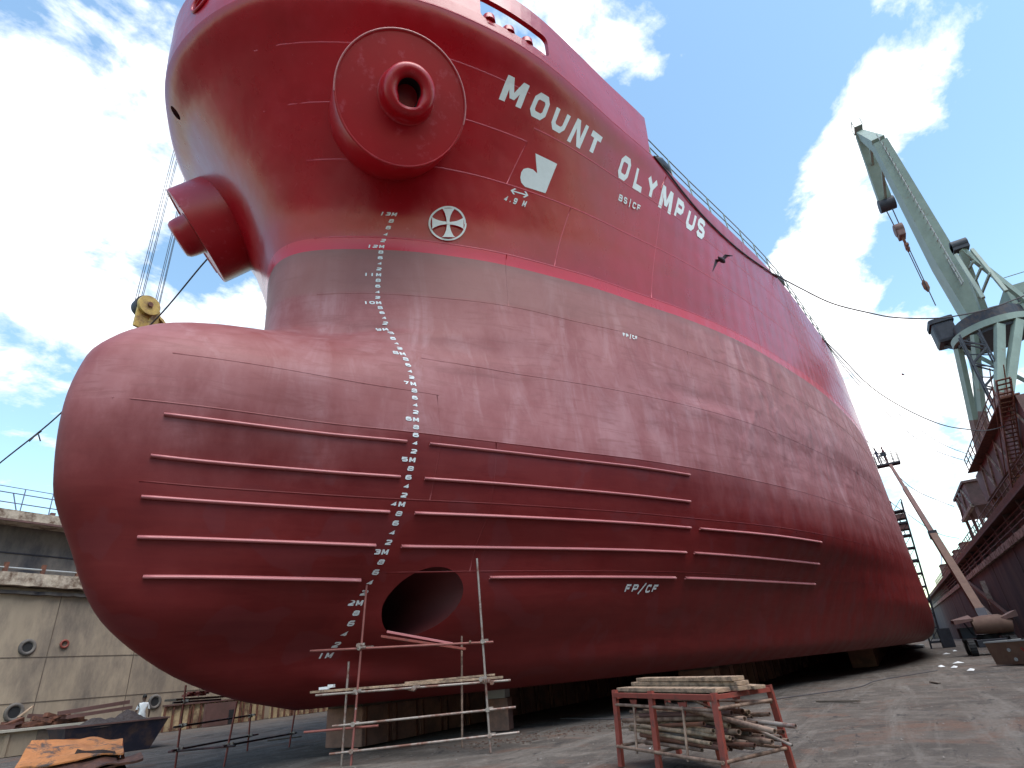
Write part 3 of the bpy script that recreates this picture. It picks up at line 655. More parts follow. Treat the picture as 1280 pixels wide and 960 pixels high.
# ------------------------------------------------------------------ ground
def ground_mat():
    m = bpy.data.materials.new('dock_floor'); m.use_nodes = True; t = m.node_tree; b = t.nodes['Principled BSDF']; L = t.links.new
    g = t.nodes.new('ShaderNodeNewGeometry')
    def noi(sc, det, ro, st=(1, 1, 1), di=0.):
        mp = t.nodes.new('ShaderNodeMapping'); mp.inputs['Scale'].default_value = st; mp.inputs['Rotation'].default_value = (0, 0, .25); L(g.outputs['Position'], mp.inputs['Vector'])
        n = t.nodes.new('ShaderNodeTexNoise'); n.inputs['Scale'].default_value = sc; n.inputs['Detail'].default_value = det; n.inputs['Roughness'].default_value = ro; n.inputs['Distortion'].default_value = di
        L(mp.outputs[0], n.inputs['Vector']); return n.outputs['Fac']
    def rmp(x, lo, hi):
        n = t.nodes.new('ShaderNodeMapRange'); n.inputs[1].default_value = lo; n.inputs[2].default_value = hi; L(x, n.inputs[0]); return n.outputs[0]
    def mix(f, a, c):
        n = t.nodes.new('ShaderNodeMix'); n.data_type = 'RGBA'
        if isinstance(f, float): n.inputs[0].default_value = f
        else: L(f, n.inputs[0])
        for i, v in ((6, a), (7, c)):
            if isinstance(v, tuple): n.inputs[i].default_value = v + (1,)
            else: L(v, n.inputs[i])
        return n.outputs[2]
    n1 = noi(.35, 8, .7, (1, .6, 1), .6); n2 = noi(1.7, 8, .72, (1, 1, 1), .4); n3 = noi(14, 6, .8); n4 = noi(.55, 7, .7, (1, 1, 1), 1.2); n5 = noi(60, 3, .7)
    c = mix(rmp(n1, .35, .65), (.085, .071, .062), (.20, .165, .140))
    c = mix(rmp(n2, .50, .66), c, (.25, .21, .18))
    c = mix(rmp(n4, .53, .64), c, (.20, .125, .095))
    c = mix(rmp(n4, .40, .30), c, (.035, .032, .034))
    n6 = noi(.9, 8, .75, (.12, 1.6, 1), .5)
    c = mix(rmp(n6, .50, .70), c, (.27, .235, .205))
    c = mix(rmp(noi(2.6, 8, .75, (.35, 1.3, 1), .8), .58, .66), c, (.06, .052, .050))
    c = mix(rmp(n3, .30, .72), mix(.5, c, (.03, .028, .028)), c)
    c = mix(rmp(n5, .66, .74), c, (.42, .39, .36))
    L(c, b.inputs['Base Color']); L(rmp(n1, .75, .2), b.inputs['Roughness']); b.inputs['Roughness'].default_value = .8
    b.inputs['Specular IOR Level'].default_value = .2
    ad = t.nodes.new('ShaderNodeMath'); ad.operation = 'MULTIPLY_ADD'; L(n2, ad.inputs[0]); ad.inputs[1].default_value = 1.6; L(n3, ad.inputs[2])
    bp = t.nodes.new('ShaderNodeBump'); bp.inputs['Strength'].default_value = .8; bp.inputs['Distance'].default_value = .035; L(ad.outputs[0], bp.inputs['Height']); L(bp.outputs[0], b.inputs['Normal'])
    # rougher where dry
    rr = rmp(n4, .30, .42); mr = t.nodes.new('ShaderNodeMapRange'); mr.inputs[3].default_value = .35; mr.inputs[4].default_value = .9; L(rr, mr.inputs[0]); L(mr.outputs[0], b.inputs['Roughness'])
    return m
GROUND = ground_mat()
g = MB(); nx, ny = 150, 110
xs = np.r_[np.linspace(-600, -14, 8)[:-1], np.linspace(-14, 34, 97), np.linspace(34, 1200, 30)[1:]]; ys = np.r_[np.linspace(-600, -24, 6)[:-1], np.linspace(-24, 26, 101), np.linspace(26, 600, 6)[1:]]
import mathutils
def gz(x, y):
    if -14 < x < 34 and -24 < y < 26:
        e = min(1, (x + 14) / 4, (34 - x) / 8, (y + 24) / 4, (26 - y) / 4)
        return max(0., e) * .05 * (mathutils.noise.fractal(Vector((x * .5, y * .5, 0)), 1, 2, 4) - .1)
    return 0.
g.v = [(float(x), float(y), gz(x, y) - .02) for y in ys for x in xs]; w_ = len(xs)
g.f = [(j * w_ + i, j * w_ + i + 1, (j + 1) * w_ + i + 1, (j + 1) * w_ + i) for j in range(len(ys) - 1) for i in range(w_ - 1)]; g.smooth = [True] * len(g.f)
tag(g.build('ground', GROUND), kind='structure')
# loose grit and flakes scattered over the dock floor
b = MB()
for i in range(9000):
    r_ = RNG.random(); x = RNG.uniform(-6, 18) if r_ < .75 else RNG.uniform(10, 45); y = RNG.uniform(-15, 7) if r_ < .75 else RNG.uniform(-21, -9); s = .006 + .028 * RNG.random() ** 3
    if abs(y) < .9 and x > 2: continue
    a = RNG.random() * 6.3; z = gz(x, y) - .02; pts = []
    for k in range(3 + (i % 3)): t_ = a + k * 6.283 / (3 + (i % 3)); q = s * RNG.uniform(.5, 1.3); pts.append((x + q * math.cos(t_), y + q * math.sin(t_), z - .002 + .2 * s))
    top = (x, y, z + s * RNG.uniform(.4, 1.)); n = len(pts)
    b.add(pts + [top], [(k, (k + 1) % n, n) for k in range(n)])
tag(b.build('loose_grit', mat('rust_flakes', (.12, .085, .07), rough=.9, var=.45, vscale=30, col2=(.25, .23, .21), c2scale=20)), kind='stuff')

# ------------------------------------------------------------------ dock walls
lw = thing('dock_wall', 'tall stained tan concrete dock wall behind the bulb, with a chipped gallery ledge', 'dock wall', (0, 25, 0))
MB().box((100, 25.6, 3.64), (260, 1.2, 7.28)).build('wall_face', CONC, lw)
MB().box((100, 26.3, 9.05), (260, 1.2, 3.86)).build('upper_face', CONCD, lw)
MB().box((100, 25.9, 10.70), (260, 2.6, .55)).build('coping', CONCL, lw)
e = MB()
def lip(x0, x1, y, z, h, d, n):      # broken-edged lip
    vs = []
    for i in range(n + 1):
        x = x0 + (x1 - x0) * i / n; q = .10 * mathutils.noise.noise(Vector((x * 1.7, z, 3))) + .05 * mathutils.noise.noise(Vector((x * 6, z, 9)))
        w = .07 * mathutils.noise.noise(Vector((x * 2.3, z, 20)))
        vs += [(x, y, z + h), (x, y - (d + q) * (1 if d else 1), z + h + w * .4), (x, y - (d + q), z + w), (x, y, z + w)]
    fs = []
    for i in range(n):
        for j in range(4): fs.append((i * 4 + j, i * 4 + (j + 1) % 4, (i + 1) * 4 + (j + 1) % 4, (i + 1) * 4 + j))
    return vs, [tuple(reversed(f)) for f in fs]
e.add(*lip(-20, 60, 25.75, 7.30, .62, 1.25, 420)); e.build('gallery_ledge', CONCL, lw)
e = MB(); e.add(*lip(-20, 60, 25.0, 6.95, .16, .25, 300)); e.build('ledge_corbel', CONCD, lw)
for z in (4.03, 2.0): MB().box((100, 24.992, z), (260, .02, .035)).build('construction_joint', WOODD, lw)
MB().box((100, 25.69, 9.06), (260, .06, .06)).build('cable', STEELD, lw)
MB().box((100, 24.59, 10.45), (260, .1, .1)).build('coping_edge', PINKST, lw)
m = MB(); m.tube([(-20, 24.75, 8.18), (60, 24.75, 8.10)], .045, 8); m.build('service_pipe', GREY, lw)
for i in range(24):
    x = -4.0 + i * 1.63; MB().box((x, 24.75, 8.14), (.16, .16, .55), rz=.2).build('pipe_bracket', RUST, lw)
for x in [-7.5 + 4.3 * i for i in range(12)]:
    MB().box((x, 24.99, 3.6), (.03, .02, 6.9)).build('panel_joint', WOODD, lw)
def torus(c, r, t, axis='Y', n=26, k=8):
    m = MB(); vs = []
    for i in range(n):
        a = 2 * math.pi * i / n
        for j in range(k):
            b_ = 2 * math.pi * j / k; rr = r + t * math.cos(b_)
            vs.append((c[0] + rr * math.cos(a), c[1] + t * math.sin(b_), c[2] + rr * math.sin(a)) if axis == 'Y' else (c[0] + t * math.sin(b_), c[1] + rr * math.cos(a), c[2] + rr * math.sin(a)))
    m.add(vs, [(i * k + j, i * k + (j + 1) % k, ((i + 1) % n) * k + (j + 1) % k, ((i + 1) % n) * k + j) for i in range(n) for j in range(k)], True); return m
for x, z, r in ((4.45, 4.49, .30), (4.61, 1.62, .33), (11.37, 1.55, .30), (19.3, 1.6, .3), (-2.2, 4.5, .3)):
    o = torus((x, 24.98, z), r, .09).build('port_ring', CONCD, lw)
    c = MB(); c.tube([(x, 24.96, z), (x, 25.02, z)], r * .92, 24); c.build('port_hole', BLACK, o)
torus((6.05, 24.93, 4.62), .17, .055).build('mooring_ring', REDOX, lw)
# guard rail on the left coping
gr = thing('guard_rail', 'pale blue-grey tubular guard rail on top of the tan dock wall', 'railing', (2, 25, 10.98))
for i in range(44):
    x = -9.2 + 1.3 * i; m = MB(); m.tube([(x, 25.0, 10.96), (x - .03, 25.0, 12.22)], .028, 6); m.build('railing_post', PALER, gr)
for z in (12.22, 11.92, 11.42): m = MB(); m.tube([(-10, 25, z), (50, 25, z)], .03 if z < 12 else .022, 6); m.build('railing_bar', PALER, gr)
m = MB(); m.tube([(2.0, 25, 11.9), (2.35, 25, 11.0)], .03, 6); m.build('brace', PALER, gr)
MB().box((4.0, 25.05, 11.1), (.22, .2, .22)).build('junction_box', PINKST, gr)

rw = thing('dock_wall', 'dark stained dock wall on the right beyond the boom lift, lined with a heavy ledge', 'dock wall', (100, -23.3, 0))
MB().box((100, -24.1, 3.9), (260, 1.2, 7.8)).build('wall_face', WALLR, rw)
MB().box((100, -25.2, 9.45), (260, 1.4, 3.3)).build('upper_face', CONCD, rw)
e = MB(); v_, f_ = lip(-28, 90, 24.55, 7.75, .6, 1.35, 300); e.add([(50 - x + 50 if False else x, -y, z) for x, y, z in v_], [tuple(reversed(f)) for f in f_]); e.build('gallery_ledge', CONCL, rw)
MB().box((155, -24.0, 8.05), (130, 1.5, .6)).build('ledge_beam', CONCL, rw)
MB().box((100, -24.6, 10.85), (260, 2.5, .5)).build('coping', RUST, rw)
MB().box((100, -23.32, 10.5), (260, .1, .14)).build('coping_edge', PINKST, rw)
for i in range(17): MB().box((22 + 7.4 * i, -24.3, 9.2), (.45, .7, 2.9), rx=-.12).build('bracket', CONCD, rw)
for i in range(9): MB().box((14 + 15.1 * i, -23.48, 3.85), (.5, .06, 7.7)).build('pilaster', WALLR, rw)
for z, y in ((9.6, -23.9), (9.1, -23.8), (10.1, -23.95)): m = MB(); m.tube([(20, y, z), (200, y, z)], .07, 6); m.build('service_pipe', PINKST, rw)
m = MB(); m.beam((106, -23.1, 7.6), (80, -22.3, 2.2), .5, .35); m.build('gangway_stringer', CONCL, rw)
m = MB(); m.beam((98, -23.2, 7.6), (72, -22.9, 2.2), .35, .4); m.build('sloping_beam', RUST, rw)
m = MB(); m.beam((83, -23.1, 6.6), (82.4, -23.05, 3.9), .5, .3); m.build('ladder_bay', CONCL, rw)
rr_ = thing('guard_rail', 'rusty guard rail lining the top of the dark dock wall', 'railing', (60, -23.6, 11.1))
for i in range(60):
    x = 30 + 2.2 * i; m = MB(); m.tube([(x, -23.6, 11.0), (x, -23.6, 12.15)], .05, 5); m.build('railing_post', PINKST, rr_)
for z in (12.15, 11.6): m = MB(); m.tube([(30, -23.6, z), (160, -23.6, z)], .05, 5); m.build('railing_bar', PINKST, rr_)
k_ = 0
for i, (x, s, h) in enumerate([(92, 1.6, 1.0), (97, 2.5, 1.5), (103, 1.2, .8), (108, 3, 1.7), (116, 2, 1.2), (122, 3.4, 2.2), (131, 2.4, 1.2), (139, 4, 2.4)]):
    o = MB().box((x, -24.6, 11.1 + h / 2), (s, 1.3, h)).box((x, -24.6, 11.1 + h + .07), (s * 1.1, 1.45, .12)).box((x + s * .2, -23.93, 11.1 + h * .5), (s * .4, .06, h * .6)).build('steel_locker', PINKST if i % 2 else RUST)
    tag(o, 'faded red steel lockers far along the top of the dark dock wall', 'locker', 'lockers along the dock edge')

fg = thing('dock_gate', 'pale far end gate of the dock seen past the ladder tower', 'dock gate', (221, 0, 0))
MB().box((222, 0, 3.8), (2, 48, 7.6)).build('gate_face', CONC, fg)
for y in range(-22, 24, 4): MB().box((220.8, y, 3.8), (.4, .5, 7.4)).build('gate_rib', CONCD, fg)
for z in (8.6, 10.2, 12.6): m = MB(); m.tube([(220.5, -23, z), (220.5, 22, z)], .12, 5); m.build('gate_bar', PALE, fg)
for y in range(-22, 24, 3): m = MB(); m.tube([(220.5, y, 7.6), (220.5, y, 12.6)], .1, 5); m.build('gate_post', PALE, fg)
fc = thing('lattice_crane', 'tiny pale lattice crane far off past the end of the dock', 'crane', (330, -46, 8))
for (a, c) in (((330, -41.6, 8), (330, -38.6, 25)), ((330, -37.2, 8), (330, -38.6, 25)), ((330, -38.6, 25), (330, -41.5, 35)), ((330, -38.6, 22), (330, -43.4, 29))): m = MB(); m.beam(a, c, .55); m.build('mast_leg', PALE, fc)
for z in (11, 15, 19, 22): m = MB(); m.beam((330, -41.4 + .17 * (z - 8), z), (330, -37.3 - .05 * (z - 8), z + 2), .3); m.build('lattice_brace', PALE, fc)

# ------------------------------------------------------------------ harbour crane on the right quay
cr = thing('harbour_crane', 'tall pale green quay crane with rust-red splayed legs and a steep box jib', 'crane', (60, -30, 11))
ring_c = Vector((60.45, -30, 28.08))
def disc_mesh(c, r0, z0, r1, z1, n=40):
    m = MB(); vs = [(c[0] + r0 * math.cos(2 * math.pi * k / n), c[1] + r0 * math.sin(2 * math.pi * k / n), z0) for k in range(n)] + [(c[0] + r1 * math.cos(2 * math.pi * k / n), c[1] + r1 * math.sin(2 * math.pi * k / n), z1) for k in range(n)]
    m.add(vs, [(k, (k + 1) % n, n + (k + 1) % n, n + k) for k in range(n)] + [tuple(reversed(range(n))), tuple(range(n, 2 * n))]); return m
disc_mesh(ring_c, 3.66, 28.08, 3.66, 28.75).build('slew_ring', GREEN, cr)
disc_mesh(ring_c, 3.3, 27.7, 3.3, 28.06).build('ring_underside', STEELD, cr)
disc_mesh(ring_c, 3.0, 28.8, 3.0, 30.1).build('turntable', DKBLUE, cr)
feet = [(65, -25, 15.8), (54.5, -25, 15.6), (65, -35, 15.8), (54.5, -35, 15.6)]
def two_tone(a, c, w, h=None):
    a, c = Vector(a), Vector(c); mid = a + (c - a) * .42
    m = MB(); m.beam(a, mid, w, h); lg = m.build('leg', PINKST, cr); m = MB(); m.beam(mid, c, w * 1.01, (h or w) * 1.01); m.build('upper_leg', GREEN, lg)
def rp(deg, r=3.3, z=27.9): return (ring_c.x + r * math.cos(R(deg)), ring_c.y + r * math.sin(R(deg)), z)
two_tone(feet[0], rp(88), .5, .75); two_tone(feet[0], rp(30), .42, .6); two_tone((62.6, -25, 15.8), rp(140), .5, .5)
two_tone(feet[1], rp(178), .5, .75); two_tone(feet[2], rp(300), .55, .9); two_tone(feet[3], rp(230), .6, 1.0); two_tone(feet[1], rp(205), .7)
two_tone((64.2, -26, 15.8), rp(60, 2.6), .42, .42)
m = MB(); m.beam(rp(88, 3), rp(200, 3, 20), .35, .35); m.build('diagonal_brace', GREEN, cr)
m = MB()
for i in range(9):
    a0 = Vector((57.0 - i * .05, -26.4 - (i % 2) * 1.6, 27 - i * 1.25)); a1 = Vector((57.0, -26.4 - ((i + 1) % 2) * 1.6, 25.75 - i * 1.25)); m.beam(a0, a1, .12)
    m.beam((56.2, -26.4 - (i % 2) * 1.6, 27 - i * 1.25), (56.2, -26.4 - ((i + 1) % 2) * 1.6, 25.75 - i * 1.25), .12); m.beam((57, -26.4, 27 - i * 1.25), (56.2, -28, 26 - i * 1.25), .1)
for x, y in ((57, -26.4), (57, -28), (56.2, -26.4), (56.2, -28)): m.beam((x, y, 27.6), (x, y, 15.8), .14)
m.build('access_tower', STEELD, cr)
# portal beams, bogies
m = MB(); m.box((53, -25, 14.4), (26, 1.5, 2.7)); m.build('portal_girder', PINKST, cr)
m = MB(); m.box((59.8, -35, 14.4), (12, 1.5, 2.7)); m.build('portal_girder', PINKST, cr)
for x in (64.8, 54.6): m = MB(); m.box((x, -30, 14.6), (1.4, 9.0, 2.0)); m.build('cross_girder', PINKST, cr)
for x, y in ((65, -25), (54.5, -25), (43, -25), (65, -35), (54.5, -35)): m = MB(); m.beam((x, y, 13.0), (x, y, 11.9), 1.2); m.box((x, y, 11.6), (3.2, .7, .8)); m.build('bogie', RUST, cr)
for i in range(5): m = MB(); m.beam((63 - i * 4.6, -24.2, 13.1), (60.7 - i * 4.6, -24.2, 15.7), .16); m.beam((60.7 - i * 4.6, -24.2, 15.7), (58.4 - i * 4.6, -24.2, 13.1), .16); m.build('girder_brace', CONCL, cr)
m = MB(); m.box((52, -24.0, 15.85), (24, 1.1, .1)); m.build('walkway', RUST, cr)
for i in range(12): m = MB(); m.tube([(41 + i * 2, -23.5, 15.9), (41 + i * 2, -23.5, 17.0)], .05, 5); m.build('walkway_post', PINKST, cr)
m = MB(); m.tube([(41, -23.5, 17), (63, -23.5, 17)], .05, 5); m.tube([(41, -23.5, 16.5), (63, -23.5, 16.5)], .04, 5); m.build('walkway_bar', PINKST, cr)
m = MB()
for y in (-23.3, -24.1): m.beam((48, y, 11.1), (38.5, y, 16.6), .08, .25); m.tube([(48, y, 12.1), (38.5, y, 17.6)], .04, 5)
for i in range(26): t = i / 25; m.box((48 - 9.5 * t, -23.7, 11.1 + 5.5 * t), (.28, .8, .04))
m.build('stair_flight', RUST, cr)
# upper works
root = Vector((63.4, -29.9, 31.0)); btop = Vector((58.6, -28.3, 55.3)); jtip = Vector((62.9, -28.0, 61.6)); fly = Vector((67.0, -28.0, 52.6))
def tbeam(a, c, w0, h0, w1, h1, up=(1, 0, 0)):
    a = Vector(a); c = Vector(c); d = (c - a).normalized(); x = d.cross(Vector(up)).normalized(); y = x.cross(d); vs = []
    for p, w, h in ((a, w0, h0), (c, w1, h1)): vs += [p + x * (i * w / 2) + y * (j * h / 2) for i, j in ((-1, -1), (1, -1), (1, 1), (-1, 1))]
    return MB().add(vs, [(0, 3, 2, 1), (4, 5, 6, 7), (0, 1, 5, 4), (1, 2, 6, 5), (2, 3, 7, 6), (3, 0, 4, 7)])
tbeam(root, root.lerp(btop, .32), 1.6, 3.3, 2.1, 3.0).build('jib_foot', GREEN, cr)
jb = tbeam(root.lerp(btop, .32), btop, 2.1, 3.0, 1.5, 1.9).build('jib', GREEN, cr)
tbeam(btop, jtip, 1.4, 1.8, .8, .9).build('jib_head', GREEN, cr)
tbeam(jtip, fly, .8, 1.2, 1.2, 1.5, up=(0, 1, 0)).build('fly_jib', GREEN, cr)
m = MB(); m.beam(btop, fly, .3); m.beam(btop.lerp(jtip, .5), jtip.lerp(fly, .5), .3); m.build('head_strut', GREEN, cr)
m = MB(); m.tube([fly + Vector((0, -.9, -.3)), fly + Vector((0, .9, -.3))], .9, 16); m.build('head_sheave', STEELD, cr)
m = MB(); m.box(jtip + Vector((0, 0, .8)), (1.6, 1.0, .1)); 
for dx in (-.8, .8):
    m.beam(jtip + Vector((dx, .5, .8)), jtip + Vector((dx, .5, 1.9)), .08); m.beam(jtip + Vector((dx, -.5, .8)), jtip + Vector((dx, -.5, 1.9)), .08)
m.beam(jtip + Vector((-.8, .5, 1.9)), jtip + Vector((.8, .5, 1.9)), .08); m.build('head_platform', GREEN, cr)
jd = (btop - root).normalized(); side = Vector((-1, 0, 0)); side = (side - jd * side.dot(jd)).normalized()
m = MB(); 
for k in (0, 1): m.tube([root.lerp(btop, .18) + side * (1.75 + k * .8), btop.lerp(jtip, .2) + side * (1.1 + k * .8)], .06, 5)
for i in range(26):
    p = root.lerp(btop, .18 + .82 * i / 25); o = 1.75 - .6 * i / 25; m.beam(p + side * (o - .2), p + side * (o + .8), .06)
m.build('jib_walkway', GREY, cr)
m = MB(); m.beam((60.2, -30, 30), (57.0, -30, 36.8), .55, .8); m.build('luffing_strut', GREEN, cr)
m = MB(); m.beam((59.2, -33.4, 30), (56.8, -30, 37.0), .35, .6); m.beam((54.6, -30.9, 30), (56.6, -30.7, 36.5), .3); m.beam((54.6, -29.1, 30), (56.6, -29.3, 36.5), .3)
for z in (31.5, 33, 34.5): m.beam((52.9 + (z - 31.5) * .8, -30, z), (59.3 - (z - 31.5) * .45, -30, z + .6), .2)
m.build('back_mast', GREEN, cr)
m = MB(); m.box((56.9, -30, 37.4), (1.0, 1.4, .9)); m.tube([(56.9, -30.7, 37.6), (56.9, -29.3, 37.6)], .6, 14); m.build('mast_sheave', STEELD, cr)
m = MB(); m.box((62.2, -33.6, 29.2), (5.6, 11.5, .5)); m.build('machinery_deck', GREEN, cr)
m = MB(); m.box((62.4, -35.8, 31.2), (4.6, 6.6, 3.4)); m.build('machinery_house', GREEN, cr)
for y in (-33.6, -35.8, -38): m = MB(); m.box((60.07, y, 31.2), (.06, 1.3, 1.0)); m.build('vent_panel', STEELD, cr)
for i in range(6): m = MB(); m.tube([(59.5, -28.6 - i * 2, 29.4), (59.5, -28.6 - i * 2, 30.5)], .05, 5); m.build('deck_post', GREEN, cr)
m = MB(); m.tube([(59.5, -28.6, 30.5), (59.5, -38.6, 30.5)], .05, 5); m.tube([(60.2, -32.6, 34.0), (60.2, -39, 34.0)], .05, 5); m.build('deck_bar', GREEN, cr)
cb = MB(); cb.box((62.6, -26.6, 30.6), (2.6, 2.0, 2.5)).box((62.6, -26.6, 31.95), (2.8, 2.3, .2)); cab = cb.build('operator_cab', STEELD, cr, bevel=.35)
m = MB(); m.box((63.95, -26.6, 30.8), (.06, 1.5, 1.4)); m.build('window', mat('cab_glass', (.05, .07, .09), rough=.08), cab)
m = MB(); m.beam((62.2, -27.3, 28.6), (61.0, -28, 29.6), .5); m.beam((62.6, -26.2, 29.3), (61.5, -27.2, 28.0), .3); m.build('cab_bracket', STEELD, cr)
for k in (-.35, .35): m = MB(); m.tube([fly + Vector((0, k, -.6)), (67.2, -28 + k * .7, 47.2)], .07, 5); m.build('hoist_rope', ROPE, cr)
hk = thing('crane_hook', 'rusty hook block hanging from the green crane, its tag lines trailing down', 'hook', (67.2, -28, 47))
m = MB(); m.box((67.2, -28, 47.6), (1.5, .8, 1.5)); m.tube([(67.2, -28.5, 48.1), (67.2, -27.5, 48.1)], .85, 16); m.build('block', PINKST, hk, bevel=.1)
m = MB(); m.tube([(67.2, -28, 47), (67.2, -28, 46.0)] + [(67.2 + .55 * math.sin(a), -28, 45.4 + .6 * math.cos(a)) for a in [i * .45 for i in range(1, 10)]], .16, 8); m.build('hook', RUST, hk)
m = MB(); m.beam((66.5, -28, 45.4), (67.9, -28, 45.4), .3); m.build('shackle_bar', RUST, hk)
for dx, z1 in ((-.5, 36.5), (.6, 40.2)): m = MB(); m.tube([(67.2 + dx, -28, 45.4), (67.7 + dx * .6, -28, z1)], .06, 5); m.build('tag_line', ROPE, hk)
m = MB(); m.tube([(67.45, -28, 40.3), (67.5, -28, 39.9), (67.5, -28, 39.1), (67.55, -28, 38.6)], [.1, .32, .32, .1], 8); m.build('weight', RUST, hk)

# control hut on legs
hut = thing('control_hut', 'faded red steel hut on braced legs standing on the dark dock wall', 'hut', (77, -25, 11.1))
MB().box((77, -25.2, 15.0), (11, 2.8, 2.6)).build('hut_body', PINKST, hut)
MB().box((77, -25.2, 16.4), (11.6, 3.2, .25)).build('roof', PINKST, hut)
for x in (71.8, 77, 82.2):
    for y in (-24, -26.4): m = MB(); m.beam((x, y, 13.8), (x, y, 11.0), .3); m.build('leg', PINKST, hut)
for x in (71.8, 77): m = MB(); m.beam((x, -23.75, 13.8), (x + 2.6, -23.75, 16.2), .2); m.beam((x + 2.6, -23.75, 16.2), (x + 5.2, -23.75, 13.8), .2); m.build('brace', CONCL, hut)
m = MB(); m.beam((71.5, -23.72, 13.75), (82.5, -23.72, 13.75), .35); m.build('sill_beam', CONCL, hut)
m = MB(); m.box((76.6, -23.68, 16.0), (.5, .2, .4)); m.build('flood_lamp', GREY, hut)

# ------------------------------------------------------------------ mooring ropes and cables
def rope(label, keys, r, m=ROPE, grp=None, name='mooring_rope'):
    o = MB().tube(curve_pts(keys, 8), r, 6).build(name, m); return tag(o, label, 'rope', grp)
rope('thick black rope from the ship rail across to the crane, highest on the right', [(18.9, -12.35, 19.0), (19.8, -13.33, 18.15), (20.55, -14.49, 17.09), (21.51, -15.97, 16.38), (22.2, -17.04, 16.01), (23.26, -18.68, 15.83), (24.08, -19.95, 15.93), (25.07, -21.47, 16.25), (26.22, -23.25, 16.88), (27.5, -25.2, 17.6)], .035)
rope('long sagging rope from the ship shoulder to the crane legs', [(28.4, -13.8, 19.0), (29.23, -14.36, 18.09), (30.9, -15.52, 15.92), (33.08, -17.03, 14.62), (35.73, -18.87, 13.79), (38.13, -20.54, 13.67), (40.4, -22.11, 13.86), (44.17, -24.73, 14.94)], .035)
rope('thin cable, lower of the pair just under the long sagging rope', [(28.9, -13.9, 19.0), (31.45, -14.78, 17.08), (33.94, -15.62, 16.06), (39.03, -17.32, 14.7), (44.83, -19.26, 14.2), (56.85, -23.28, 15.19), (60, -24.4, 15.8)], .024, name='cable')
rope('thin cable, upper of the pair just under the long sagging rope', [(28.9, -13.9, 19.05), (31.79, -14.93, 17.29), (34.43, -15.85, 16.54), (40.34, -17.92, 15.51), (46.65, -20.13, 15.01), (55.69, -23.29, 15.51), (60, -24.6, 16.0)], .024, name='cable')
rope('cable running from behind the basket to the hut roof', [(50, -14.9, 18.6), (59.28, -17.17, 16.02), (65.18, -18.68, 15.31), (74.73, -21.13, 15.55), (83.96, -23.6, 15.9)], .035, name='cable')
rope('lowest thin cable, crossing behind the boom arm', [(57, -14.85, 16.6), (64.24, -15.85, 14.77), (70.78, -17.48, 13.97), (79.19, -19.57, 13.17), (87.19, -21.56, 13.02), (98.55, -24.38, 13.6)], .035, name='cable')
rope('dark rope hanging along the hull just below the deck railing', [tuple(hp(7.5, 18.0, .03))] + [tuple(hp(7.5 + 12 * t, 18.02 - .85 * math.sin(math.pi * t), .04)) for t in [i / 12 for i in range(1, 12)]] + [tuple(hp(19.5, 18.05, .03))], .035, name='hanging_rope')
rope('grey rope slanting up from the left edge behind the bulb', [(.9, 6.6, 19.3), (.56, 8, 18.08), (.55, 11, 16.39), (.2, 14, 14.75), (.08, 17, 13.27), (.04, 22, 12.2), (0, 25.4, 11.2)], .035)
m = MB(); m.tube([(.14, 18.3, 13.0), (.0, 18.5, 12.75), (-.1, 18.6, 12.5)], .03, 5); m.tube([(.1, 18.4, 12.85), (.28, 18.5, 12.6)], .03, 5); tag(m.build('rope_knot', ROPE), 'frayed knot tail dangling from the grey rope at far left', 'rope')

# hoist block beyond the bulb
hb = thing('hoist_block', 'yellow hoist block hung on many wires behind the top of the bulb', 'hoist block', (1.4, 14, 17.5))
m = MB(); m.tube([(1.03, 13.3, 18.3), (1.10, 13.8, 18.3)], .50, 26); m.build('sheave', STEELD, hb)
m = MB(); m.box((1.15, 13.3, 17.6), (1.05, .12, 1.3), rz=.1); m.tube([(1.05, 13.22, 18.2), (1.05, 13.06, 18.2)], .50, 24); ck = m.build('cheek_plate', YELLOW, hb, bevel=.02)
m = MB(); m.tube([(1.05, 13.05, 18.22), (1.05, 12.98, 18.22)], .12, 12); m.build('axle_cap', RUST, ck)
m = MB(); m.box((1.6, 13.6, 17.6), (1.0, .4, 1.1), rz=.5); m.build('block_body', YELLOW, hb, bevel=.05)
m = MB(); m.beam((1.55, 13.7, 18.3), (2.25, 13.5, 17.6), .45, .1); m.build('guard_plate', YELLOW, hb)
for i, (dx, dy) in enumerate([(-.30, 0), (-.18, .05), (.0, .1), (.12, .2), (.62, -.1), (.75, 0), (.92, .1), (1.02, .2)]):
    m = MB(); m.tube([(1.05 + dx * .9, 14.0 + dy, 18.4 - max(0, dx) * .5), (1.05 + dx * .95 + .12, 14.0 + dy, 46)], .016, 5); m.build('hoist_wire', STEELD, hb)

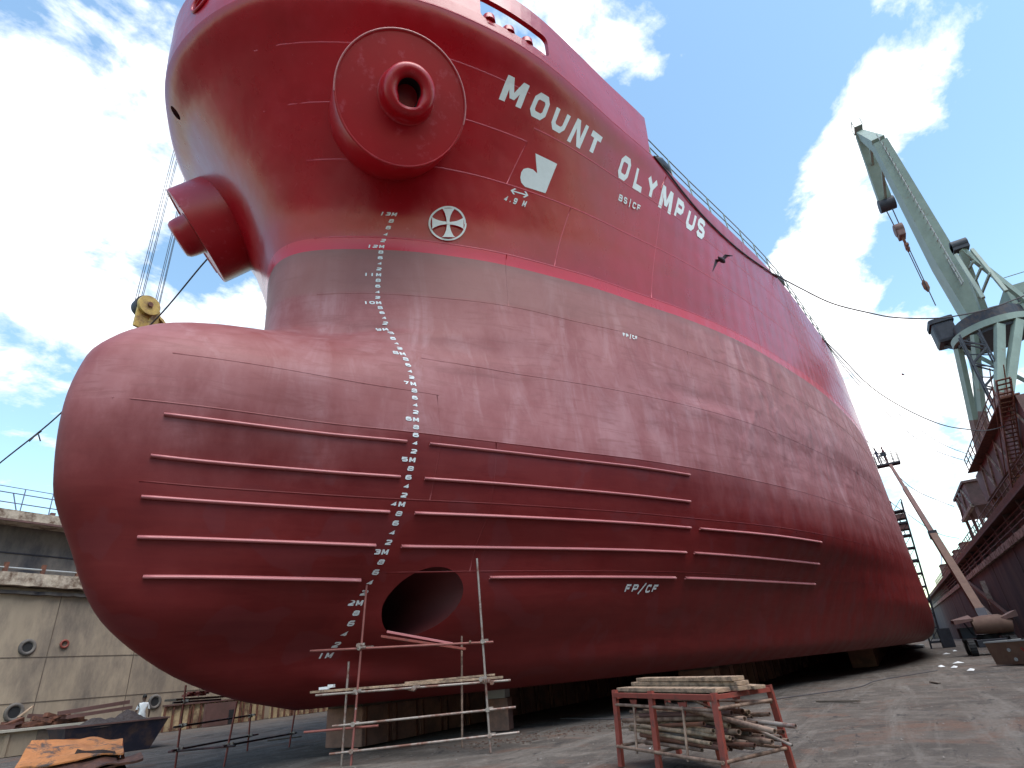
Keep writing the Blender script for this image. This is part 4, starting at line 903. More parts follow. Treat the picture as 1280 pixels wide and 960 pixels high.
# ------------------------------------------------------------------ keel blocks
BLOCKM = mat('stained_block_concrete', (.33, .17, .125), rough=.9, var=.3, vscale=2, bump=.3, bscale=6, col2=(.20, .12, .095), c2scale=1.1, c2lo=.45, c2hi=.6)
kb = thing('keel_block', 'x', 'keel block', (3.05, .75, 0))
MB().box((3.05, .75, .45), (1.12, 1.3, .90)).build('block', BLOCKM, kb, bevel=.03)
for dx in (-.42, .42): MB().box((3.05 + dx, .085, .45), (.05, .03, .88)).build('strap', RUST, kb)
kw = MB().box((3.05, .75, .948), (1.1, 1.25, .09)).build('timber_cap', WOODD, kb)
for i in range(1, 52):
    c = copy_tree(kb, loc=(3.05 + i * 1.15, .75, 0)); c['label'] = 'keel blocks in the centre row under the ship'; c['group'] = 'keel blocks on the centre line'
    if i > 40: c.location.x = 50 + (i - 40) * 4
for row, y in enumerate((-5.6, -10.2, 5.6, 10.2)):  # side rows filled out to block light from reaching under the hull
    for i in range(30):
        x = (14 if abs(y) < 6 else 32) + i * 2.3
        c = copy_tree(kb, loc=(x, y, 0)); c['label'] = 'keel blocks standing in dark side rows under the ship'; c['group'] = 'keel blocks in the side rows'
kb['label'] = 'rust-stained concrete keel block under the forefoot, nearest of the centre row'
o = thing('timber_wedge', 'pale grey timber packing block lying on a keel block right of the front scaffold', 'timber block', (5.0, -1.4, .9))
MB().box((5.3, -2.3, .88), (.55, .5, .22), rz=.3).build('packing', GREY, o, bevel=.02); MB().box((5.3, -2.3, .38), (.5, .6, .76), rz=.3).build('pedestal', BLOCKM, o)

# ------------------------------------------------------------------ front scaffold
def clamp(p, parent):
    m = MB(); p = Vector(p); m.tube([p + Vector((-.05, -.02, 0)), p + Vector((.06, .03, 0))], .048, 8); m.box(p + Vector((.05, -.05, .02)), (.05, .09, .05), rz=.5); m.build('clamp', PIPE, parent)
sc = thing('scaffold', 'tube scaffold before the round tunnel mouth, taller of the two', 'scaffold', (.6, -3.3, 0))
def tb(a, c, m_, parent, r=.024, name='tube', h=False): return MB().tube([a, c], r, 10, hollow=h).build(name, m_, parent)
tb((-.14, -2.20, -.03), (-.01, -2.39, 3.71), PIPER, sc, name='standard'); tb((1.26, -4.62, -.03), (1.23, -4.56, 3.77), PIPE, sc, name='standard')
tb((-.16, -1.96, -.03), (-.11, -2.0, 1.87), PIPE, sc, name='standard'); tb((1.95, -3.42, -.03), (2.03, -3.47, 2.24), PIPEB, sc, name='standard')
tb((-.64, -1.38, 2.14), (1.33, -4.80, 1.99), PIPER, sc, name='ledger', h=True)
tb((-.36, -1.86, .69), (1.53, -5.12, .73), PIPE, sc, name='ledger', h=True); tb((-.37, -1.83, .21), (1.55, -5.15, .28), PIPE, sc, name='ledger', h=True)
tb((-.52, -1.50, 1.28), (1.52, -5.05, 1.23), PIPE, sc, name='ledger'); tb((-.5, -1.2, .62), (.2, -2.6, .62), PIPER, sc, name='ledger')
tb((1.0, -4.75, 1.27), (2.3, -3.2, 1.33), PIPEB, sc, name='transom'); tb((.9, -4.5, 2.03), (2.3, -3.5, 2.10), PIPEB, sc, name='transom'); tb((.45, -3.35, 1.20), (.62, -2.9, 1.27), PIPEB, sc, name='transom', h=True)
tb((-.35, -2.5, 1.25), (.2, -1.7, 1.27), PIPE, sc, name='transom'); tb((-.3, -2.5, 2.1), (.3, -2.3, 2.13), PIPE, sc, name='transom')
for p in ((-.09, -2.29, 2.11), (-.12, -2.25, 1.28), (-.12, -2.22, .69), (-.13, -2.21, .22), (1.24, -4.6, 2.02), (1.24, -4.6, 1.25), (1.25, -4.62, .73), (1.26, -4.63, .27), (-.12, -2.3, 2.16), (1.1, -4.6, 1.30), (1.35, -4.7, 1.22), (.45, -3.35, 1.25)): clamp(p, sc)
def plank(name, a, c, w, h, label, cat='plank', mt=None, grp=None):
    m = MB(); m.beam(a, c, w, h); return tag(m.build(name, mt or WOOD, bevel=.006), label, cat, grp)
plank('plank', (-.45, -1.30, 1.345), (1.55, -4.85, 1.30), .24, .045, 'grey weathered plank laid along the front scaffold ledger')
plank('plank', (.55, -3.0, 1.36), (1.9, -4.4, 1.36), .22, .04, 'short plank lapped over the right end of the front scaffold deck')
o = MB().box((-.33, -1.55, 1.40), (.22, .10, .05), rz=-1).box((-.27, -1.68, 1.43), (.10, .12, .06), rz=.3).build('tube_coupler', CLOTHW); tag(o, 'pale couplers heaped on the left end of the front scaffold plank', 'scaffold coupler')
plank('staging_board', (.62, -2.42, 2.42), (1.55, -3.55, 2.06), .34, .05, 'red painted board sloping in the tunnel mouth, upper one', 'board', FINRED)
plank('staging_board', (.50, -2.35, 2.33), (1.75, -3.75, 1.93), .36, .05, 'dull red board under the upper one in the tunnel mouth', 'board', REDOX)
# ---- low scaffold at left
s2 = thing('scaffold', 'low dark tube scaffold under the bulb, shorter of the two', 'scaffold', (1.2, 3.3, 0))
for a, c in (((-.5, 3.1, -.03), (-.56, 3.07, 1.75)), ((-.12, 1.83, -.03), (.11, 1.94, 1.30)), ((2.51, 4.56, -.03), (2.48, 4.54, 1.15)), ((3.13, 3.55, -.03), (3.39, 3.69, 1.05))): tb(a, c, REDOX, s2, name='standard')
for a, c in (((-.76, 2.97, .87), (2.73, 4.67, .88)), ((-.71, 3.0, .39), (3.0, 4.8, .35)), ((-.92, 2.9, 1.39), (.93, 3.79, 1.37)), ((-.24, 1.77, .4), (3.51, 3.75, .3)), ((-.6, 3.3, .36), (-.05, 1.6, .38))): tb(a, c, PIPED, s2, name='ledger')
for p in ((-.5, 3.09, .88), (-.5, 3.1, .39), (-.54, 3.08, 1.39), (2.49, 4.55, .87), (2.5, 4.56, .36), (-.05, 1.86, .4), (3.2, 3.6, .31)): clamp(p, s2)
plank('plank', (-.85, 3.15, 1.45), (1.1, 4.05, 1.43), .3, .045, 'dark plank on the low left scaffold, under the bulb', 'plank', WOODD)
m = MB()
for i in range(9): m.box((-.35 + i * .1, 3.35 + i * .04 + RNG.uniform(-.05, .05), 1.52 + .03 * (i % 3)), (.18, .13, .05), rz=RNG.uniform(0, 3))
tag(m.build('rag_heap', REDOX), 'heap of red rags lying on the dark plank of the low scaffold', 'rags')

# ------------------------------------------------------------------ pipe rack
rk = thing('pipe_rack', 'red angle-iron rack full of short brown pipes, at the bottom of the view', 'rack', (-1.2, -9.3, 0))
L1, L3, L4 = Vector((-.66, -8.18, 0)), Vector((-2.11, -10.07, 0)), Vector((-1.02, -10.62, 0))
L1b = L1 + (L4 - L3); tp = lambda p, z, k=.86: Vector((p.x, p.y, z))
ctr = (L3 + L4) / 2; ctl = (L1 + L1b) / 2
def topof(p, c, z): q = p.lerp(c, .13); return Vector((q.x, q.y, z))
T1, T3, T4, T1b = topof(L1, ctl, 1.0), topof(L3, ctr, .95), topof(L4, ctr, .95), topof(L1b, ctl, 1.0)
def angle(a, c, w, m_, parent, name, inward):
    a, c = Vector(a), Vector(c); d = (c - a).normalized(); x = d.cross(Vector((0, 0, 1))); x = x.normalized() if x.length > .1 else Vector((1, 0, 0))
    b_ = MB(); b_.beam(a, c, w, .012, up=inward); b_.beam(a + Vector(inward) * w / 2, c + Vector(inward) * w / 2, .012, w, up=inward); return b_.build(name, m_, parent)
ld = (L3 - L1).normalized(); wd = (L4 - L3).normalized()
for a, c in ((L1, T1), (L3, T3), (L4, T4), (L1b, T1b)): b_ = MB(); b_.beam(a, c, .085, .012, up=wd); b_.beam(a + wd * .04, c + wd * .04, .012, .085, up=wd); b_.build('leg', REDOX, rk)
Lm, Tm = L1.lerp(L3, .42), T1.lerp(T3, .42); Lmb, Tmb = L1b.lerp(L4, .42), T1b.lerp(T4, .42)
for a, c in ((Lm, Tm), (Lmb, Tmb)): b_ = MB(); b_.beam(a, c, .085, .012, up=wd); b_.beam(a + wd * .04, c + wd * .04, .012, .085, up=wd); b_.build('leg', REDOX, rk)
def bar(p, q, z0, z1=None, r=.021, m_=PIPEB): return tb(Vector((p.x, p.y, z0)), Vector((q.x, q.y, z0 if z1 is None else z1)), m_, rk, r, 'rail')
for P, Q in ((T1, T3), (T1b, T4)): MB().beam(Vector((P.x, P.y, .93)), Vector((Q.x, Q.y, .90)), .06, .06).build('top_rail', REDOX, rk)
for P, Q in ((T3, T4), (T1, T1b), (Tm, Tmb)): MB().beam(Vector((P.x, P.y, .90)), Vector((Q.x, Q.y, .90)), .06, .05).build('end_rail', REDOX, rk)
bar(T1, T3, .80, .76); bar(T1b, T4, .78, .76); bar(L1, L3, .26, .24); bar(L1b, L4, .26, .24); bar(L3, L4, .24); bar(L1, L1b, .26); bar(Lm, Lmb, .25); bar(T3, T4, .78)
for t in (.22, .72):
    P, Q = L1.lerp(L3, t), T1.lerp(T3, t); tb(Vector((P.x, P.y, .2)), Vector((Q.x, Q.y, .80)), PIPEB, rk, .018, 'stay')
    P, Q = L1b.lerp(L4, t), T1b.lerp(T4, t); tb(Vector((P.x, P.y, .2)), Vector((Q.x, Q.y, .80)), PIPEB, rk, .018, 'stay')
    for pp in (T1.lerp(T3, t), T1b.lerp(T4, t)):
        MB().add([pp + ld * .10 - Vector((0, 0, .12)), pp - ld * .10 - Vector((0, 0, .12)), pp - Vector((0, 0, .30)), pp + ld * .10 - Vector((0, 0, .12)) + wd * .012, pp - ld * .10 - Vector((0, 0, .12)) + wd * .012, pp - Vector((0, 0, .30)) + wd * .012], [(0, 1, 2), (5, 4, 3), (0, 3, 4, 1), (1, 4, 5, 2), (2, 5, 3, 0)]).build('gusset', REDOX, rk)
# short pipes heaped in the rack
cm = (L1 + L3 + L4 + L1b) / 4; idx = 0
for layer in range(7):
    nrow = 9 - (layer > 3) * (layer - 3)
    for j in range(nrow):
        r = RNG.choice((.022, .024, .026, .03, .034)); L_ = RNG.uniform(1.5, 2.3); u = (j - (nrow - 1) / 2) * .102 + RNG.uniform(-.015, .015); z = .31 + layer * .060 + RNG.uniform(-.006, .008)
        s = RNG.uniform(-.22, .42); yaw = RNG.uniform(-.05, .05) * (1 + layer * .35); dz = RNG.uniform(-.03, .03) * (1 + layer * .2)
        d = (ld + wd * yaw).normalized(); c = Vector((cm.x, cm.y, z)) + wd * u + ld * s
        o = MB().tube([c - d * L_ / 2 - Vector((0, 0, dz)), c + d * L_ / 2 + Vector((0, 0, dz))], r, 10, hollow=True).build('pipe', RNG.choice((PIPEB, PIPEB, PIPE, RUST, PINKST, WOOD)))
        tag(o, 'short old pipes heaped inside the red rack', 'pipe', 'short pipes in the red rack')
for k, (a, c, r, m_, lab) in enumerate([(Vector((-1.1, -9.2, .80)), Vector((-2.25, -10.75, .55)), .030, PIPEB, 'brown pipe lying askew on top of the rack heap, thick end out'),
    (Vector((-1.0, -9.5, .66)), Vector((-1.62, -10.88, .53)), .027, PIPE, 'pale pipe with a dark bore sticking farthest right out of the rack'),
    (Vector((-.9, -9.4, .88)), Vector((-2.3, -10.9, .42)), .016, PIPE, 'thin rod slanting down across the pipes in the rack')]):
    tag(MB().tube([a, c], r, 12, hollow=True).build('pipe', m_), lab, 'pipe')
def rplank(u, z, s0, s1, w, h, lab, yaw=0.):
    c0 = Vector((cm.x, cm.y, 0)) + wd * u; d = (ld + wd * yaw).normalized()
    plank('plank', c0 + ld * 0 + d * s0 + Vector((0, 0, z + .02)), c0 + d * s1 + Vector((0, 0, z - .012)), w, h, lab)
rplank(-.30, .975, -1.25, 1.15, .23, .05, 'wide front plank lying on top of the pipe rack')
rplank(-.02, .975, -1.15, 1.28, .20, .05, 'lower back plank on top of the pipe rack')
rplank(-.02, 1.03, -1.20, 1.25, .20, .05, 'middle back plank stacked on top of the pipe rack', .01)
rplank(-.03, 1.085, -1.05, 1.22, .20, .05, 'topmost plank of the stack on the pipe rack', -.01)
rplank(-.28, .92, -1.1, 1.0, .20, .035, 'thin board under the wide front plank of the rack')
rplank(.20, .965, .7, 1.35, .18, .04, 'short board end beside the stack on the rack')

# ------------------------------------------------------------------ people
def person(loc, rz, label, shirt, legs, joints, scale=1.0, hair=HAIR, helmet=None):
    # joints: dict of offsets (x forward, y left, z up)
    P = {'pel': ((0, 0, .98), (.135, .11)), 'wst': ((0, 0, 1.12), (.13, .10)), 'chs': ((.0, 0, 1.34), (.155, .115)), 'nkb': ((0, 0, 1.47), (.075, .065)), 'nk': ((.01, 0, 1.54), (.055, .055)), 'hd': ((.02, 0, 1.64), (.078, .09)), 'hd2': ((.02, 0, 1.72), (.07, .08)),
         'shL': ((0, .16, 1.43), (.06, .06)), 'elL': ((-.03, .24, 1.16), (.042, .042)), 'wrL': ((.08, .26, .93), (.03, .03)), 'haL': ((.12, .26, .86), (.032, .022)),
         'shR': ((0, -.16, 1.43), (.06, .06)), 'elR': ((-.03, -.24, 1.16), (.042, .042)), 'wrR': ((.08, -.26, .93), (.03, .03)), 'haR': ((.12, -.26, .86), (.032, .022)),
         'hpL': ((0, .10, .92), (.095, .095)), 'knL': ((.02, .11, .50), (.062, .062)), 'anL': ((-.02, .11, .09), (.042, .042)), 'ftL': ((.14, .12, .035), (.04, .03)),
         'hpR': ((0, -.10, .92), (.095, .095)), 'knR': ((.02, -.11, .50), (.062, .062)), 'anR': ((-.02, -.11, .09), (.042, .042)), 'ftR': ((.14, -.12, .035), (.04, .03))}
    for k, v in joints.items(): P[k] = (v, P[k][1])
    E_ = ['pel wst', 'wst chs', 'chs nkb', 'nkb nk', 'nk hd', 'hd hd2', 'chs shL', 'shL elL', 'elL wrL', 'wrL haL', 'chs shR', 'shR elR', 'elR wrR', 'wrR haR', 'pel hpL', 'hpL knL', 'knL anL', 'anL ftL', 'pel hpR', 'hpR knR', 'knR anR', 'anR ftR']
    ks = list(P); me = bpy.data.meshes.new('person'); me.from_pydata([P[k][0] for k in ks], [(ks.index(a), ks.index(c)) for a, c in (e.split() for e in E_)], [])
    o = bpy.data.objects.new('person', me); COL.objects.link(o); sk = o.modifiers.new('s', 'SKIN')
    for i, k in enumerate(ks): me.skin_vertices[0].data[i].radius = P[k][1]; me.skin_vertices[0].data[i].use_root = (k == 'pel')
    sb = o.modifiers.new('u', 'SUBSURF'); sb.levels = 2; sb.render_levels = 2; apply_mods(o); me = o.data
    for m_ in (SKIN, shirt, legs, BLACK): me.materials.append(m_)
    for p in me.polygons:
        c = p.center; p.use_smooth = True
        if c.z > 1.50: i = 0
        elif abs(c.y) > .19 and c.z < 1.22: i = 0 if shirt is CLOTHW else (1 if c.z > .95 else 0)
        elif c.z > .97: i = 1
        elif c.z > .10: i = 2
        else: i = 3
        p.material_index = i
    # hair cap, nose and ears
    h = Vector(P['hd2'][0]); m = MB(); vs = []; n = 14
    for j in range(7):
        ph = math.pi / 2 * (1 - j / 5.2); rr = .088 * math.cos(ph) if j else .002
        for k in range(n): a = 2 * math.pi * k / n; vs.append((h.x - .012 + rr * math.cos(a) * 1.08, h.y + rr * math.sin(a) * .95, h.z - .005 + .095 * math.sin(ph)))
    m.add(vs, [(j * n + k, j * n + (k + 1) % n, (j + 1) * n + (k + 1) % n, (j + 1) * n + k) for j in range(6) for k in range(n)], True); m.build('hair', helmet or hair, o)
    m = MB(); m.box((h.x + .092, h.y, h.z - .045), (.03, .022, .035)); m.build('nose', SKIN, o)
    for s_ in (1, -1): m = MB(); m.box((h.x, h.y + s_ * .082, h.z - .045), (.03, .015, .05)); m.build('ear', SKIN, o)
    o.location = loc; o.rotation_euler = (0, 0, rz); o.scale = (scale,) * 3
    return tag(o, label, 'person')
person((6.85, 18.0, 0), R(70), 'man in a white T-shirt seen from behind, standing beyond the dark skip', CLOTHW, CLOTHW, {'wrL': (.22, .2, 1.05), 'haL': (.28, .17, 1.06), 'elL': (.02, .25, 1.14), 'elR': (.0, -.27, 1.15), 'wrR': (.12, -.3, .95), 'haR': (.17, -.3, .89)}, 1.03)

# ------------------------------------------------------------------ boom lift with basket
bl = thing('boom_lift', 'brown boom lift on rubber tyres in front of the dark wall, arm raised', 'boom lift', (38, -17, 0))
for y in (-15.9, -18.0):
    for x in (36.6, 39.4):
        m = MB(); m.tube([(x, y - .17, .46), (x, y + .17, .46)], .46, 28)
        for k in range(18): a = 2 * math.pi * k / 18; m.box((x + .455 * math.cos(a), y, .46 + .455 * math.sin(a)), (.05, .34, .06), ry=-a)
        w = m.build('wheel', BLACK, bl, bevel=.015); m = MB(); m.tube([(x, y - .19, .46), (x, y + .19, .46)], .22, 18); m.build('rim', GREY, w)
MB().box((38, -16.95, .62), (3.2, 1.5, .42)).build('chassis', STEELD, bl, bevel=.04)
m = MB(); m.tube([(38, -16.95, .8), (38, -16.95, 1.1)], .6, 24); m.build('turntable', STEELD, bl)
m = MB(); m.tube([(36.9, -16.35, 1.60), (36.9, -17.0, 1.62), (36.9, -17.7, 1.60), (36.9, -18.25, 1.50)], [.44, .52, .52, .40], 24); m.build('counterweight', BROWNBOX, bl)
for s_, y in ((1, -15.95), (-1, -18.15)):
    m = MB(); m.add([(36.5, y - .5, 2.0 + .25 * (s_ < 0)), (36.5, y + .5, 1.85 + .15 * (s_ > 0)), (38.6, y + .5, 1.95 + .1 * s_), (38.6, y - .5, 2.25), (36.5, y - .5, 1.9), (36.5, y + .5, 1.75), (38.6, y + .5, 1.85), (38.6, y - .5, 2.15)], [(0, 1, 2, 3), (7, 6, 5, 4), (0, 4, 5, 1), (1, 5, 6, 2), (2, 6, 7, 3), (3, 7, 4, 0)]); m.build('engine_hood', PINKST, bl)
    m = MB(); m.beam((36.7, y, 1.8), (37.3, y - s_ * .3, 1.1), .06); m.build('hood_stay', STEELD, bl)
MB().box((38.2, -16.0, 1.25), (1.8, .7, .6)).build('engine_bay', STEELD, bl); MB().box((38.2, -17.9, 1.25), (1.8, .7, .6)).build('engine_bay', STEELD, bl)
a0, a1 = Vector((38.2, -17.15, 2.35)), Vector((54.6, -16.6, 16.1))
m = MB(); m.beam((37.2, -17.1, 1.6), a0, .5, .6); m.build('boom_knuckle', STEELD, bl)
m = MB(); m.beam(a0, a0.lerp(a1, .42), .46, .52); m.build('boom_base', BROWNBOX, bl); m = MB(); m.beam(a0.lerp(a1, .40), a0.lerp(a1, .78), .32, .36); m.build('boom_middle', PINKST, bl); m = MB(); m.beam(a0.lerp(a1, .76), a1, .22, .26); m.build('boom_tip', PINKST, bl)
m = MB(); m.box(a0.lerp(a1, .42), (.6, .56, .6)); m.build('boom_collar', STEELD, bl)
MB().box((55, -16.5, 16.25), (1.1, 1.95, .14)).build('basket_floor', STEELD, bl)
for x in (54.5, 55.5):
    for y in (-15.55, -16.0, -16.5, -17.0, -17.45): m = MB(); m.tube([(x, y, 16.3), (x, y, 17.4)], .028, 6); m.build('basket_post', STEELD, bl)
for z in (17.4, 16.9, 16.55): m = MB(); m.tube([(54.5, -15.55, z), (54.5, -17.45, z), (55.5, -17.45, z), (55.5, -15.55, z), (54.5, -15.55, z)], .026, 6); m.build('basket_rail', STEELD, bl)
MB().box((54.62, -16.35, 17.25), (.2, .5, .35)).build('control_box', DKBLUE, bl)
person((55.05, -15.85, 16.32), R(90), 'worker in dark overalls reaching to the hull from the lift basket', CLOTHD, CLOTHD, {'elR': (.18, -.26, 1.25), 'wrR': (.36, -.2, 1.35), 'haR': (.45, -.17, 1.38), 'elL': (.15, .26, 1.25), 'wrL': (.33, .22, 1.4), 'haL': (.42, .2, 1.44)}, 1.0, helmet=DKBLUE)
person((55.0, -16.45, 16.32), R(100), 'worker in maroon overalls in the middle of the lift basket', CLOTHR, CLOTHR, {'elR': (.16, -.24, 1.2), 'wrR': (.34, -.15, 1.22), 'haR': (.42, -.12, 1.22)}, .98, helmet=CLOTHR)

# ladder tower beside the hull
lt = thing('ladder_tower', 'narrow scaffold ladder tower standing between the far hull side and the boom arm', 'scaffold tower', (70, -16, 0))
def ty(z): return -15.35 - 1.15 * z / 14.5
for x in (69.2, 70.8):
    for d in (0.35, -.75):
        m = MB(); m.beam((x, ty(0) + d, -.05), (x, ty(15.4) + d, 15.4), .10); m.build('standard', STEELD, lt)
for i in range(11):
    z = .6 + i * 1.36; m = MB(); m.box((70, ty(z) - .2, z), (1.8, 1.15, .14 if i % 3 else .22)); m.build('platform', STEELD, lt)
    m = MB(); m.tube([(69.2, ty(z) + .35, z), (69.2, ty(z + 1.3) - .75, z + 1.3)], .03, 5); m.build('brace', STEELD, lt)
for z in (12.4, 13.6): MB().box((70, ty(z) - .2, z), (1.6, 1.0, .5)).build('toe_board', PINKST, lt)
MB().box((69.4, ty(.8) - 1.15, .9), (1.3, 1.1, 1.8)).build('stair_base', STEELD, lt)
person((69.9, ty(12.0) - .2, 11.6), R(90), 'worker standing on a high platform of the ladder tower', CLOTHD, CLOTHD, {}, .95, helmet=DKBLUE)

# ------------------------------------------------------------------ ground items at right
bx = thing('steel_bin', 'brown riveted steel bin with a pale rim at the right edge', 'bin', (22, -16.2, 0))
fr = [(22.8, -15.25), (21.0, -16.6), (23.5, -19.0), (25.4, -17.4)]
cB = Vector((23.2, -17.1, 0)); m = MB(); vs = []
for z, k in ((0.02, .93), (.85, 1.0)): vs += [Vector((cB.x + (x - cB.x) * k, cB.y + (y - cB.y) * k, z)) for x, y in fr]
vs += [Vector((cB.x + (x - cB.x) * .95, cB.y + (y - cB.y) * .95, .85)) for x, y in fr] + [Vector((cB.x + (x - cB.x) * .9, cB.y + (y - cB.y) * .9, .4)) for x, y in fr]
m.add(vs, [(i, (i + 1) % 4, 4 + (i + 1) % 4, 4 + i) for i in range(4)] + [(4 + i, 4 + (i + 1) % 4, 8 + (i + 1) % 4, 8 + i) for i in range(4)] + [(8 + i, 8 + (i + 1) % 4, 12 + (i + 1) % 4, 12 + i) for i in range(4)] + [(12, 13, 14, 15), (3, 2, 1, 0)])
m.build('bin_body', BROWNBOX, bx)
for i in range(4): p, q = fr[i], fr[(i + 1) % 4]; m = MB(); m.beam((*p, .87), (*q, .87), .07, .05); m.build('rim', GREY, bx)
dF = (Vector(fr[1]) - Vector(fr[0])); nF = Vector((-dF.y, dF.x)).normalized(); nF = nF if nF.x < 0 else -nF
def onface(t, z, o=.02): p = Vector(fr[0]) + dF * t; k = .93 + .07 * z / .85; return Vector((cB.x + (p.x - cB.x) * k + nF.x * o, cB.y + (p.y - cB.y) * k + nF.y * o, z))
for t, z, m_ in ((.45, .55, GREY), (.5, .2, GREY)): b_ = MB(); b_.tube([onface(t, z, 0), onface(t, z, .03)], .07, 14); b_.build('bolt_plate', m_, bx)
b_ = MB(); b_.beam(onface(.72, .62), onface(.80, .35), .05, .012, up=(nF.x, nF.y, 0)); b_.beam(onface(.88, .64), onface(.80, .35), .05, .012, up=(nF.x, nF.y, 0)); b_.beam(onface(.9, .35), onface(.98, .62), .05, .012, up=(nF.x, nF.y, 0)); b_.build('red_mark', RED, bx)
for i in range(10):
    m = MB(); a = RNG.uniform(0, 3); x, y = cB.x + RNG.uniform(-1, 1), cB.y + RNG.uniform(-.9, .9); m.beam((x - .5 * math.cos(a), y - .5 * math.sin(a), .72 + .12 * RNG.random()), (x + .5 * math.cos(a), y + .5 * math.sin(a), .8 + .1 * RNG.random()), .12, .06)
    tag(m.build('scrap_piece', STEELD), 'dark scrap lengths lying in the brown steel bin', 'scrap', 'scrap in the brown bin')
pp = MB().tube(curve_pts([(38, -20.5, .1), (33, -20.6, .9), (29.5, -19.6, 1.0), (26.5, -19.4, .98), (24, -19.8, 1.0)], 8), .09, 8).build('bent_pipe', STEELD); tag(pp, 'long dark bent pipe reaching right behind the brown bin', 'pipe')
for i, (x, y) in enumerate([(25.13, -13.56), (28.27, -14.42), (23.48, -13.94), (19.91, -14.24), (51.5, -15.85), (45, -14.9), (33.5, -16.9), (1.2, -8.0)]):
    a = RNG.random() * 3; s = .26 if i < 4 else .3; s = .05 if i == 7 else s; z = gz(x, y)
    m = MB(); m.add([(x - s * math.cos(a), y - s * math.sin(a), z + .01), (x + .1 * math.sin(a), y - .14 * math.cos(a) * s * 4, z + .05), (x + s * math.cos(a), y + s * math.sin(a), z + .012), (x - .1 * math.sin(a), y + .14 * math.cos(a) * s * 4, z + .015), (x, y, z + .09 * s * 4)], [(0, 1, 4), (1, 2, 4), (2, 3, 4), (3, 0, 4), (0, 3, 2, 1)])
    tag(m.build('paper_scrap', CLOTHW), 'scrap of white paper lying on the grey dock floor', 'litter', 'white paper scraps on the dock floor')
o = thing('floor_plate', 'pale plate lying on the floor under the far hull end', 'plate', (75, -14, 0)); m = MB(); m.box((82, -13.6, .2), (9, 2.2, .3)); m.build('plate', GREY, o, bevel=.05); MB().box((77.4, -13.6, .12), (.2, 1.8, .2)).build('lifting_lug', STEELD, o)

# ------------------------------------------------------------------ left foreground: skip, scrap, heaps
sk_ = thing('skip', 'dark blue flared steel skip loaded with black grit', 'skip', (2.8, 13.4, 0))
bot = [(1.55, 12.75), (4.03, 12.1), (4.5, 13.7), (2.0, 14.4)]; topq = [(1.35, 12.65), (4.50, 11.95), (5.2, 13.8), (1.75, 14.8)]
m = MB(); vs = [Vector((x, y, -.02)) for x, y in bot] + [Vector((x, y, z)) for (x, y), z in zip(topq, (.92, .93, .93, .92))]
cS = Vector((3.2, 13.3, 0)); vs += [Vector((cS.x + (x - cS.x) * .96, cS.y + (y - cS.y) * .96, .92)) for x, y in topq] + [Vector((cS.x + (x - cS.x) * .8, cS.y + (y - cS.y) * .8, .35)) for x, y in topq]
m.add(vs, [(i, (i + 1) % 4, 4 + (i + 1) % 4, 4 + i) for i in range(4)] + [(4 + i, 4 + (i + 1) % 4, 8 + (i + 1) % 4, 8 + i) for i in range(4)] + [(8 + i, 8 + (i + 1) % 4, 12 + (i + 1) % 4, 12 + i) for i in range(4)] + [(12, 13, 14, 15), (3, 2, 1, 0)]); m.build('skip_body', DKBLUE, sk_)
for i in range(4): p, q = topq[i], topq[(i + 1) % 4]; m = MB(); m.beam((*p, .93), (*q, .93), .06, .05); m.build('rim', PINKST, sk_)
def heap(name, c, rx, ry, h, m_, label, cat, seed, base=0., kind=None):
    m = MB(); n, k = 40, 12; vs = []
    for j in range(k + 1):
        t = j / k
        for i in range(n):
            a = 2 * math.pi * i / n; x = rx * t * math.cos(a); y = ry * t * math.sin(a); z = h * (1 - t ** 1.3) * (1 + .5 * mathutils.noise.noise(Vector((x * 2.2 + seed, y * 2.2, 0)))) + .12 * h * mathutils.noise.noise(Vector((x * 9, y * 9, seed)))
            vs.append((c[0] + x, c[1] + y, base + max(z, -.02)))
    m.add(vs, [(j * n + i, j * n + (i + 1) % n, (j + 1) * n + (i + 1) % n, (j + 1) * n + i) for j in range(k) for i in range(n)], False); return tag(m.build(name, m_), label, cat, None, kind)
heap('grit_heap', (2.7, 13.1), 1.0, .75, .32, GRIT, 'black grit heap in the left half of the dark skip', 'heap', 1.3, .84); heap('grit_heap', (3.6, 13.1), .95, .75, .40, GRIT, 'black grit heap in the right half of the dark skip', 'heap', 5.3, .84)
# low concrete bund with rubbish on it
bd = thing('low_wall', 'low ribbed concrete wall at the left edge, before the tall tan wall', 'low wall', (0, 19.7, 0))
MB().box((-2.4, 19.95, .44), (15.6, .5, .88)).build('wall_body', CONC, bd); MB().box((-2.4, 19.9, .92), (15.8, .75, .09)).build('cap', CREAM, bd)
for i in range(13): MB().box((-9.5 + 1.2 * i, 19.67, .42), (.14, .08, .84)).build('rib', CONCD if i % 3 == 0 else CONC, bd)
MB().box((4.0, 19.65, .45), (.9, .07, .8)).build('dark_patch', WOODD, bd)
for i in range(26):
    x = 2.4 + RNG.random() * 3.2; z = 1.0 + RNG.random() * .42 * (1 - abs(x - 4.0) / 2.2); a = RNG.uniform(-.4, .4)
    m = MB(); m.box((x, 20.6 + RNG.uniform(-.3, .3), z), (RNG.uniform(.3, .8), .25, RNG.uniform(.08, .18)), rz=a, ry=RNG.uniform(-.3, .3)); tag(m.build('brick_rubble', RUST if i % 4 else PINKST), 'rusty rubble pieces heaped behind the low left wall', 'rubble', 'rubble behind the low wall')
heap('rubble_mound', (4.0, 20.9), 2.6, .6, .9, RUST, 'brown rubble mound behind the low left wall', 'heap', 9.1, .25)
plank('plank', (3.0, 20.4, 1.38), (3.5, 20.5, 1.78), .14, .05, 'pale plank end sticking up from the rubble behind the low wall')
